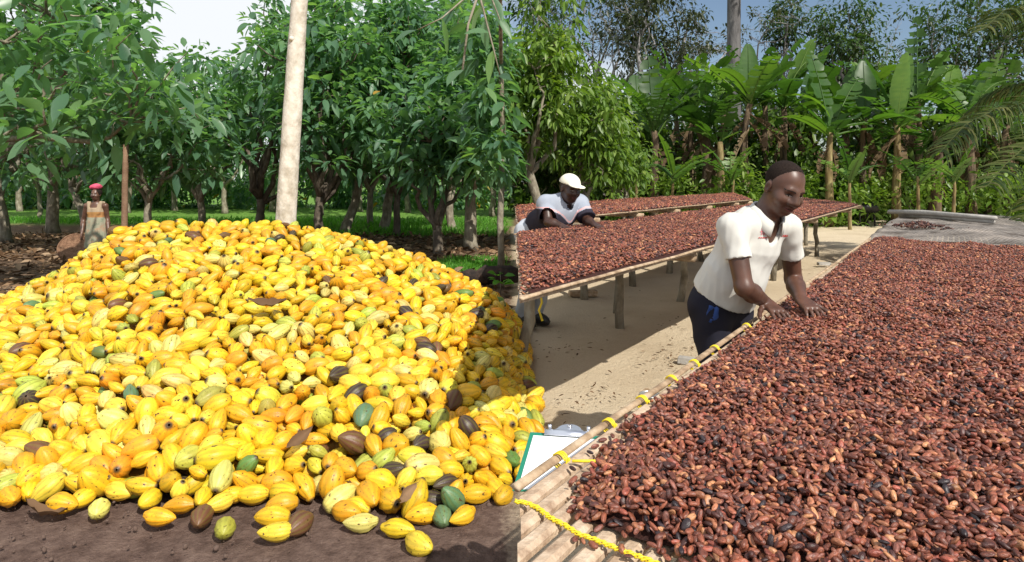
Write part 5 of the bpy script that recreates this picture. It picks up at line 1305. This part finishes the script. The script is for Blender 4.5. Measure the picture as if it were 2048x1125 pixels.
def face_strip(o, Lh, F, J, name, upper, lower, mat, off=.001, bvh=None):
    """A thin strip between two rows of (x, z) face points, laid on the skin."""
    mb = MB(); rt = Vector(J['root']); d_ = Vector(-F[1])
    for row in (upper, lower):
        for x, z in row:
            st = Vector(Lh(x, .22, z)); h_ = bvh.ray_cast(st, d_, .25)
            mb.v.append((h_[0] if h_[0] is not None else Vector(Lh(x, .09, z))) - d_ * off - rt)
    n_ = len(upper)
    for k in range(n_ - 1): mb.f.append((k, n_ + k, n_ + k + 1, k + 1))
    return mb.build(name, mat, o)
def face(o, Lh, F, J, down=True, smile=.006):
    me = o.data; rt = Vector(J['root']); bvh = BVHTree.FromPolygons([v.co + rt for v in me.vertices], [p.vertices[:] for p in me.polygons])
    for sg in (-1, 1):
        xs = [sg * (.017 + .028 * k / 6) for k in range(7)]; ar = [math.sin(math.pi * k / 6) for k in range(7)]
        zc = .003
        face_strip(o, Lh, F, J, 'eye', [(x, zc + .0048 * a_) for x, a_ in zip(xs, ar)], [(x, zc - .0045 * a_) for x, a_ in zip(xs, ar)], EYEW, .0008, bvh)
        xi = [sg * (.0265 + .0095 * k / 4) for k in range(5)]; ai = [math.sin(math.pi * k / 4) ** .5 for k in range(5)]
        face_strip(o, Lh, F, J, 'iris', [(x, zc + .0035 * a_) for x, a_ in zip(xi, ai)], [(x, zc - .0046 * a_) for x, a_ in zip(xi, ai)], EYEB, .0014, bvh)
        face_strip(o, Lh, F, J, 'upper_lid', [(x, zc + .0075 * a_ + .001) for x, a_ in zip(xs, ar)], [(x, zc + (.0012 if down else .003) * a_ - .0004) for x, a_ in zip(xs, ar)], LASH, .0019, bvh)
        xb = [sg * (.012 + .040 * k / 6) for k in range(7)]
        face_strip(o, Lh, F, J, 'eyebrow', [(x, .0235 + .006 * math.sin(math.pi * (k + 1) / 8)) for k, x in enumerate(xb)], [(x, .019 + .0065 * math.sin(math.pi * (k + 1) / 8)) for k, x in enumerate(xb)], LASH, .0012, bvh)
    xm = [-.03 + .06 * k / 10 for k in range(11)]; am = [math.sin(math.pi * k / 10) for k in range(11)]; bow = [smile * (x / .03) ** 2 for x in xm]
    face_strip(o, Lh, F, J, 'upper_lip', [(x, -.0575 + .008 * a_ + b_) for x, a_, b_ in zip(xm, am, bow)], [(x, -.0585 + b_) for x, b_ in zip(xm, bow)], LIP, .001, bvh)
    face_strip(o, Lh, F, J, 'lower_lip', [(x, -.0600 + b_) for x, b_ in zip(xm, bow)], [(x, -.0605 - .010 * a_ + b_) for x, a_, b_ in zip(xm, am, bow)], LIP, .001, bvh)
    face_strip(o, Lh, F, J, 'mouth_line', [(x, -.0582 + .001 * a_ + b_) for x, a_, b_ in zip(xm, am, bow)], [(x, -.0600 - .0012 * a_ + b_) for x, a_, b_ in zip(xm, am, bow)], LASH, .0016, bvh)
# --- man in the white polo shirt, bending over the front table
J = {'pelvis': v3(1.005, 3.12, .93), 'chest': v3(1.115, 3.035, 1.20), 'neck': v3(1.162, 2.99, 1.338), 'head': v3(1.222, 2.925, 1.464),
     'sr': v3(.985, 2.905, 1.29), 'sl': v3(1.315, 3.10, 1.275), 'er': v3(1.012, 2.835, 1.03), 'el': v3(1.385, 3.20, 1.01),
     'wr': v3(1.150, 2.955, .945), 'wl': v3(1.345, 3.03, .945), 'tr': v3(1.185, 2.80, .900), 'tl': v3(1.36, 2.89, .900),
     'hr': v3(.93, 3.07, .90), 'hl': v3(1.08, 3.19, .90), 'kr': v3(.985, 3.06, .50), 'kl': v3(1.10, 3.16, .50), 'ar': v3(.86, 3.1, .09), 'al': v3(1.0, 3.24, .09), 'root': v3(1.0, 3.15, 0)}
SK1 = skin_material('skin_dark', (.098, .045, .029)); HAIR = surf('black_hair', [(.010, .007, .006), (.032, .022, .018)], 160, .95, .8, 300, dist=.003, spec=.1)
F1 = frame(v3(.20, -.90, -.48), v3(.13, 0, 1))
man, Lh, sh, up, fw = person('man in a white polo shirt bending over the front table, both hands in the beans', J, 1.0, .0048, SK1, F1, v3(0, 0, -1))
face(man, Lh, F1, J)
S = Solid(J['head'] - .16, J['head'] + .16, .004)
S.egg(Lh(0, -.013, .033), F1, (.0765, .0972, .0864), .01); S.ripple(wrinkle(.0016, 300, 300, 300, 2)); S.plane(Lh(0, .040, .094), F1[1] * .88 - F1[2] * .47, J['head'] - .16, J['head'] + .16); S.plane(Lh(0, -.09, -.06), F1[1] * .48 - F1[2] * .88, J['head'] - .16, J['head'] + .16)
child('hair', S, man, J, HAIR)
# polo shirt
POLO = cloth('white_polo', (.58, .57, .52), (.65, .64, .60), 260, .95, .12)
S = Solid(J['pelvis'] - v3(.34, .34, .14), J['neck'] + v3(.36, .34, .16), .006)
fl = (fw, .70)
hem = J['pelvis'] + up * .02
S.cone(J['pelvis'] - up * .12, J['pelvis'] + up * .12, .178, .160, .04, (fw, .82)); S.cone(J['pelvis'] + up * .10, J['chest'], .156, .152, .05, fl); S.cone(J['chest'], J['neck'] - up * .085, .152, .10, .05, fl)
S.egg(J['pelvis'] + up * .12 + fw * .05, frame(fw, up), (.13, .085, .13), .05)
S.egg(J['chest'] - fw * .03 + up * .02, frame(fw, up), (.15, .10, .16), .05)
for a in 'lr':
    S.cone(J['neck'] - up * .05, J['s' + a], .050, .056, .04); S.cone(J['s' + a], J['s' + a] + (J['e' + a] - J['s' + a]) * .15, .058, .056, .03)
SL = Solid(S.lo, S.lo + S.h * (S.n - 1), S.h); SL.f = np.full(S.f.shape, .25, np.float32)
for a in 'lr':
    dv = J['e' + a] - J['s' + a]; e = J['s' + a] + dv * .54; SL.cone(J['s' + a], e + dv * .15, .053, .061, .01); SL.plane(e, dv, e - .14, e + .14)
S.f = np.minimum(S.f, SL.f) - np.maximum(.035 - np.abs(S.f - SL.f), 0) ** 2 / .14
S.ripple(wrinkle(.013, 22, 22, 14, 4)); S.ripple(wrinkle(.011, 75, 75, 30, 5))
S.plane(hem, -up * 1.0 - fw * .1, hem - .3, hem + v3(.3, .3, .2))
S.cone(J['neck'] - up * .02 + fw * .04, J['neck'] - up * .095 + fw * .125, .062, .014, .006, op='cut')
S.cone(J['neck'] - up * .06, J['neck'] + up * .1, .064, .085, .004, op='cut')
shirt = child('polo_shirt', S, man, J, POLO)
# collar: two folded wings round the neck
mb = MB(); nA = 30
for i in range(nA + 1):
    an = math.radians(22 + 316 * i / nA); dirv = fw * math.cos(an) + sh * math.sin(an); fr = abs(math.cos(an / 2))
    drop = .010 + .018 * max(0, math.cos(an)) ** 1.5
    c0 = J['neck'] - up * (.004 + .036 * max(0, math.cos(an)) ** 1.3) + fw * .012
    for r_, z_ in ((.066, .018), (.071, .040), (.079, .042), (.092 + .008 * fr, .006 - drop), (.088 + .008 * fr, .003 - drop), (.074, .034)):
        mb.v.append(Vector(c0 + dirv * r_ + up * z_ - J['root']))
for i in range(nA):
    for k in range(6):
        k2 = (k + 1) % 6; mb.f.append((i * 6 + k, i * 6 + k2, (i + 1) * 6 + k2, (i + 1) * 6 + k))
mb.f += [tuple(range(5, -1, -1)), tuple(nA * 6 + k for k in range(6))]
mb.build('collar', POLO, shirt)
# trousers and shoes
NAVY = cloth('navy_trousers', (.014, .014, .024), (.022, .022, .034), 200, .85, .15)
def trousers(o, J, s, mat, h, name='trousers', loose=1.0, rip=.02):
    lo = np.minimum(np.minimum(J['ar'], J['al']), J['pelvis']) - .2 * s; hi = np.maximum(np.maximum(J['hr'], J['hl']), J['pelvis']) + .22 * s; lo[2] = .0
    S = Solid(lo, hi, h); S.cone(J['pelvis'], J['pelvis'] + up * .06 * s, .145 * s, .138 * s, .04, (fw, .72)); S.egg(J['pelvis'] - fw * .04 * s - up * .04 * s, frame(fw, up), (.135 * s, .09 * s, .11 * s), .04)
    for a in 'lr':
        S.cone(J['h' + a], J['k' + a], .096 * s * loose, .074 * s * loose, .04); S.cone(J['k' + a], J['a' + a], .072 * s * loose, .06 * s * loose, .03)
    S.ripple(wrinkle(rip, 25, 25, 22, 9)); S.plane((0, 0, .05), (0, 0, -1), lo, hi)
    return child(name, S, o, J, mat)
trousers(man, J, 1.0, NAVY, .009)
SHOE = plain('dark_shoe', (.02, .018, .016), .5)
def shoes(o, J, s, fwd, mat):
    f2 = fwd * v3(1, 1, 0); f2 /= np.linalg.norm(f2)
    for a in 'lr':
        c = J['a' + a] + f2 * .075 * s; S = Solid(c - .2, c + .2, .012); S.egg(v3(c[0], c[1], .04 * s), frame(f2, v3(0, 0, 1)), (.055 * s, .145 * s, .06 * s), .01); S.plane((0, 0, .002), (0, 0, -1), c - .2, c + .2); child('shoe', S, o, J, mat)
shoes(man, J, 1.0, fw, SHOE)
def on_surface(obj, J, px, py, size, mat, name, parent, rows):
    """Small flat marks laid on the cloth at the spot seen through (px, py)."""
    me = obj.data; off = Vector(J['root']); bvh = BVHTree.FromPolygons([v.co + off for v in me.vertices], [p.vertices[:] for p in me.polygons])
    o_ = Vector((0, 0, CAM_H)); mb = MB()
    for x0, y0, x1, y1 in rows:
        q = []
        for xx, yy_ in ((x0, y1), (x1, y1), (x1, y0), (x0, y0)):
            d_ = (U(px + xx, py + yy_, 1.0) - o_).normalized(); h_ = bvh.ray_cast(o_, d_)
            if h_[0] is None: break
            q.append(h_[0] - d_ * .0015 + h_[1] * .001 - off)
        if len(q) == 4: b_ = len(mb.v); mb.v += q; mb.f.append((b_, b_ + 1, b_ + 2, b_ + 3))
    if mb.f: mb.build(name, mat, parent, False)
RED, PINK, GREY = plain('red_thread', (.55, .03, .03), .8), plain('pink_thread', (.62, .2, .22), .8), plain('grey_thread', (.25, .25, .27), .8)
on_surface(shirt, J, 1526, 468, 1, PINK, 'embroidered_emblem', shirt, [(-3, -10, 2, -7), (-5, -6, 4, -3), (-4, -2, -2, 2), (0, -2, 3, 2)])
on_surface(shirt, J, 1526, 476, 1, RED, 'embroidered_lettering', shirt, [(-9, -1, -6, 1), (-5, -1, -2, 1), (-1, -1, 3, 1), (4, -1, 8, 1)])
on_surface(shirt, J, 1566, 472, 1, RED, 'embroidered_lettering', shirt, [(-4, -2, -1, 2), (0, -2, 2, 2), (3, -2, 6, 2), (7, -2, 9, 2)])
on_surface(shirt, J, 1566, 470, 1, GREY, 'embroidered_mark', shirt, [(-11, -2, -6, 2)])
mb = MB()
for i in range(7):
    for k in range(5):
        mb.v.append(Vector(((k - 2) * .011 * (1 + .05 * i), -.008 * math.sin(k * 1.9 + i * .7), -.012 * i + .004 * math.sin(k * 2.3))))
mb.f = [(i * 5 + k, i * 5 + k + 1, i * 5 + k + 6, i * 5 + k + 5) for i in range(6) for k in range(4)]
pk_o = mb.build('cloth_in_pocket', plain('blue_cloth', (.015, .05, .20), .8), man); pk_o.modifiers.new('thick', 'SOLIDIFY').thickness = .006
pk_o.location = Vector(J['hr'] + v3(-.005, -.098, .02) - J['root']); pk_o.rotation_euler = (.1, .25, -.35)

# --- man in the pale cap behind the middle table
k_ = 1.14
J = {'pelvis': v3(.225, 6.72, .98), 'chest': v3(.46, 6.53, 1.155), 'neck': v3(.535, 6.44, 1.295), 'head': v3(.565, 6.37, 1.412),
     'sr': v3(.335, 6.42, 1.262), 'sl': v3(.685, 6.62, 1.262), 'er': v3(.352, 6.32, 1.09), 'el': v3(.745, 6.47, 1.10), 'wr': v3(.475, 6.24, 1.055), 'wl': v3(.80, 6.36, 1.06),
     'tr': v3(.55, 6.10, 1.035), 'tl': v3(.87, 6.22, 1.035), 'hr': v3(.14, 6.66, .95), 'hl': v3(.29, 6.80, .95), 'kr': v3(.20, 6.62, .5), 'kl': v3(.33, 6.75, .5), 'ar': v3(.10, 6.70, .09), 'al': v3(.25, 6.84, .09), 'root': v3(.2, 6.75, 0)}
SK2 = skin_material('skin_deep', (.055, .026, .018))
F2 = frame(v3(.45, -.86, -.22), v3(.05, 0, 1))
man2, Lh, sh, up, fw = person('man in a pale cap and two-tone shirt leaning over the middle table', J, k_, .009, SK2, F2, v3(0, 0, -1))
face(man2, Lh, F2, J, False, .003)
CAP = cloth('cream_cap', (.80, .77, .64), None, 150)
S = Solid(J['head'] - .26, J['head'] + .26, .008)
S.egg(Lh(0, -.01, .045), F2, (.087 * k_, .108 * k_, .085 * k_), .01); S.plane(Lh(0, 0, .045), -F2[2], J['head'] - .26, J['head'] + .26)
S.egg(Lh(0, .11, .046), F2, (.07 * k_, .075 * k_, .011 * k_), .012)
child('cap', S, man2, J, CAP)
S = Solid(J['pelvis'] - v3(.4, .42, .16), J['neck'] + v3(.42, .42, .14), .010)
S.cone(J['pelvis'] * .55 + J['chest'] * .45, J['chest'], .175 * k_, .18 * k_, .05, (fw, .78)); S.cone(J['chest'], J['neck'] - up * .085, .178 * k_, .125 * k_, .05, (fw, .75))
for a in 'lr':
    S.cone(J['neck'] - up * .05, J['s' + a], .066 * k_, .082 * k_, .045); S.cone(J['s' + a], J['s' + a] + (J['e' + a] - J['s' + a]) * .2, .08 * k_, .075 * k_, .03)
SL = Solid(S.lo, S.lo + S.h * (S.n - 1), S.h); SL.f = np.full(S.f.shape, .25, np.float32)
for a in 'lr': dv = J['e' + a] - J['s' + a]; e = J['s' + a] + dv * .9; SL.cone(J['s' + a], e + dv * .2, .078 * k_, .085 * k_, .01); SL.plane(e, dv, e - .2, e + .2)
S.f = np.minimum(S.f, SL.f); S.ripple(wrinkle(.028, 18, 18, 14, 14))
S.cone(J['neck'] - up * .02 + fw * .06, J['neck'] - up * .12 + fw * .14, .062, .014, .006, op='cut'); S.cone(J['neck'] - up * .06, J['neck'] + up * .1, .07, .09, .004, op='cut')
GREYW, DARK, STR = cloth('grey_white_cloth', (.27, .31, .38), (.40, .43, .49), 120), cloth('dark_cloth', (.03, .028, .042), (.045, .04, .055), 120), cloth('pink_stripe', (.72, .42, .42), None, 120)
def reg(c):
    zb = 1.165 + .055 * np.clip(np.abs(c[:, 0] - .54) / .14 - .4, 0, 1) - .09 * np.exp(-((c[:, 0] - .57) / .06) ** 2)
    return np.where(c[:, 2] > zb + .017, 0, np.where(c[:, 2] > zb, 2, np.where(c[:, 2] > zb - .008, 0, 1)))
sh2 = child('shirt', S, man2, J, [GREYW, DARK, STR], reg)
trousers(man2, J, k_, cloth('pale_grey_trousers', (.38, .41, .46), (.46, .48, .53), 120), .014, loose=1.15, rip=.03); shoes(man2, J, k_, fw, SHOE)

# --- woman with a folded pink cloth on her head, behind the heap
y0 = 11.7
def W(px, py, dy=0.0): return np.array(tuple(U(px, py, y0 + dy)))
k_ = .93
J = {'pelvis': W(193, 447), 'chest': W(192, 424), 'neck': W(192, 407), 'head': W(192, 389, -.02), 'sr': W(173, 412), 'sl': W(211, 412), 'er': W(167, 440, .05), 'el': W(215, 438, .05),
     'wr': W(164, 466, -.08), 'wl': W(217, 463, -.05), 'tr': W(163, 485, -.12), 'tl': W(217, 481, -.08), 'hr': W(184, 452), 'hl': W(201, 452), 'kr': W(184, 494), 'kl': W(202, 494), 'root': W(192, 389)}
J['root'] = v3(J['pelvis'][0], y0, 0); J['ar'] = v3(J['hr'][0], y0, .09); J['al'] = v3(J['hl'][0], y0, .09)
F3 = frame(v3(.1, -1, -.05), v3(0, 0, 1)); SK3 = skin_material('skin_brown', (.115, .058, .038))
wom, Lh, sh, up, fw = person('woman in a patterned dress with a pink cloth bundle on her head', J, k_, .012, SK3, F3, v3(1, 0, 0), smile=False)
S = Solid(J['head'] - .2, J['head'] + .2, .010); S.egg(Lh(0, -.025, .03), F3, (.088, .095, .09), .01); S.plane(Lh(0, .05, .03), F3[1] - F3[2] * .4, J['head'] - .2, J['head'] + .2); child('hair', S, wom, J, HAIR)
face(wom, Lh, F3, J, False, .002)
c = J['head'] + v3(0, .01, .135); S = Solid(c - .16, c + .16, .009); S.egg(c, np.eye(3), (.095, .09, .055), .01); S.egg(c + v3(.03, -.03, .02), np.eye(3), (.06, .05, .035), .02); S.egg(c + v3(-.05, -.02, -.01), np.eye(3), (.06, .05, .04), .02); S.ripple(wrinkle(.02, 60, 60, 60, 3))
pinkc = S.mesh('pink_cloth', None, [cloth('pink_cloth', (.62, .07, .14), (.72, .12, .2), 90)], c); pc_o = link('cloth_bundle', pinkc); pc_o.location = c; tag(pc_o, 'folded bright pink cloth carried on the woman\'s head', 'cloth')
S = Solid(J['pelvis'] - v3(.36, .36, .64), J['neck'] + v3(.3, .3, .04), .012)
S.cone(J['pelvis'], J['chest'], .150 * k_, .152 * k_, .04, (fw, .74)); S.cone(J['chest'], J['chest'] + up * .07, .152 * k_, .14 * k_, .04, (fw, .74)); S.cone(J['pelvis'], J['pelvis'] - v3(0, 0, .45), .17 * k_, .23 * k_, .05, (fw, .8))
for q_ in 'lr':
    tp = J['neck'] * .35 + J['s' + q_] * .65
    S.cone(tp + v3(0, -.03, .035), J['chest'] + (J['s' + q_] - J['neck']) * .5 + fw * .075, .03, .03, .02); S.cone(tp + v3(0, .03, .035), tp + v3(0, -.03, .035), .03, .03, .02)
S.ripple(wrinkle(.03, 40, 40, 12, 8)); S.plane(J['chest'] + up * .075, up + 0, J['neck'] - v3(.055, .3, .2), J['neck'] + v3(.055, .3, .2)); S.plane((0, 0, .28), (0, 0, -1), J['pelvis'] - .5, J['pelvis'] + v3(.5, .5, 0))
BE = cloth('beige_bodice', (.34, .25, .17), (.40, .31, .21)); YE = cloth('yellow_sash', (.40, .24, .06), (.36, .16, .08)); SKT = surf('printed_skirt', [(.16, .19, .13), (.30, .29, .21), (.38, .2, .12)], 9, .9, .1, coords='Object')
zw, zb = J['chest'][2] - .10, J['chest'][2] + .0
child('dress', S, wom, J, [BE, YE, SKT], lambda c_: np.where(c_[:, 2] > zb, 0, np.where(c_[:, 2] > zw, 1, 2)))
# winnowing tray in her right hand
bc = Vector(tuple(W(147, 496, -.14))); bk = empty('woven_tray', (bc.x, bc.y, 0), 'round woven brown tray held upright beside the woman', 'tray')
rot = Matrix.Rotation(math.radians(-62), 3, 'X') @ Matrix.Rotation(math.radians(18), 3, 'Y'); rot = Matrix.Rotation(math.radians(20), 3, 'Y') @ Matrix.Rotation(math.radians(64), 3, 'X')
WV = surf('woven_palm', [(.10, .05, .03), (.20, .11, .065), (.3, .18, .11)], 30, .9, .6, 60, dist=.01)
cen = Vector((0, 0, bc.z))
MB().lathe([(0, -.03), (.12, -.026), (.2, -.012), (.245, .012), (.25, .02), (.24, .02), (.195, -.004), (.12, -.018), (0, -.022)], 28, cen, rot).build('dish', WV, bk)
mb = MB(); mb.tube([cen + rot @ Vector((.25 * math.cos(a_ * math.pi / 16), .25 * math.sin(a_ * math.pi / 16), .018)) for a_ in range(33)], .013, 7); mb.build('rim', WV, bk)
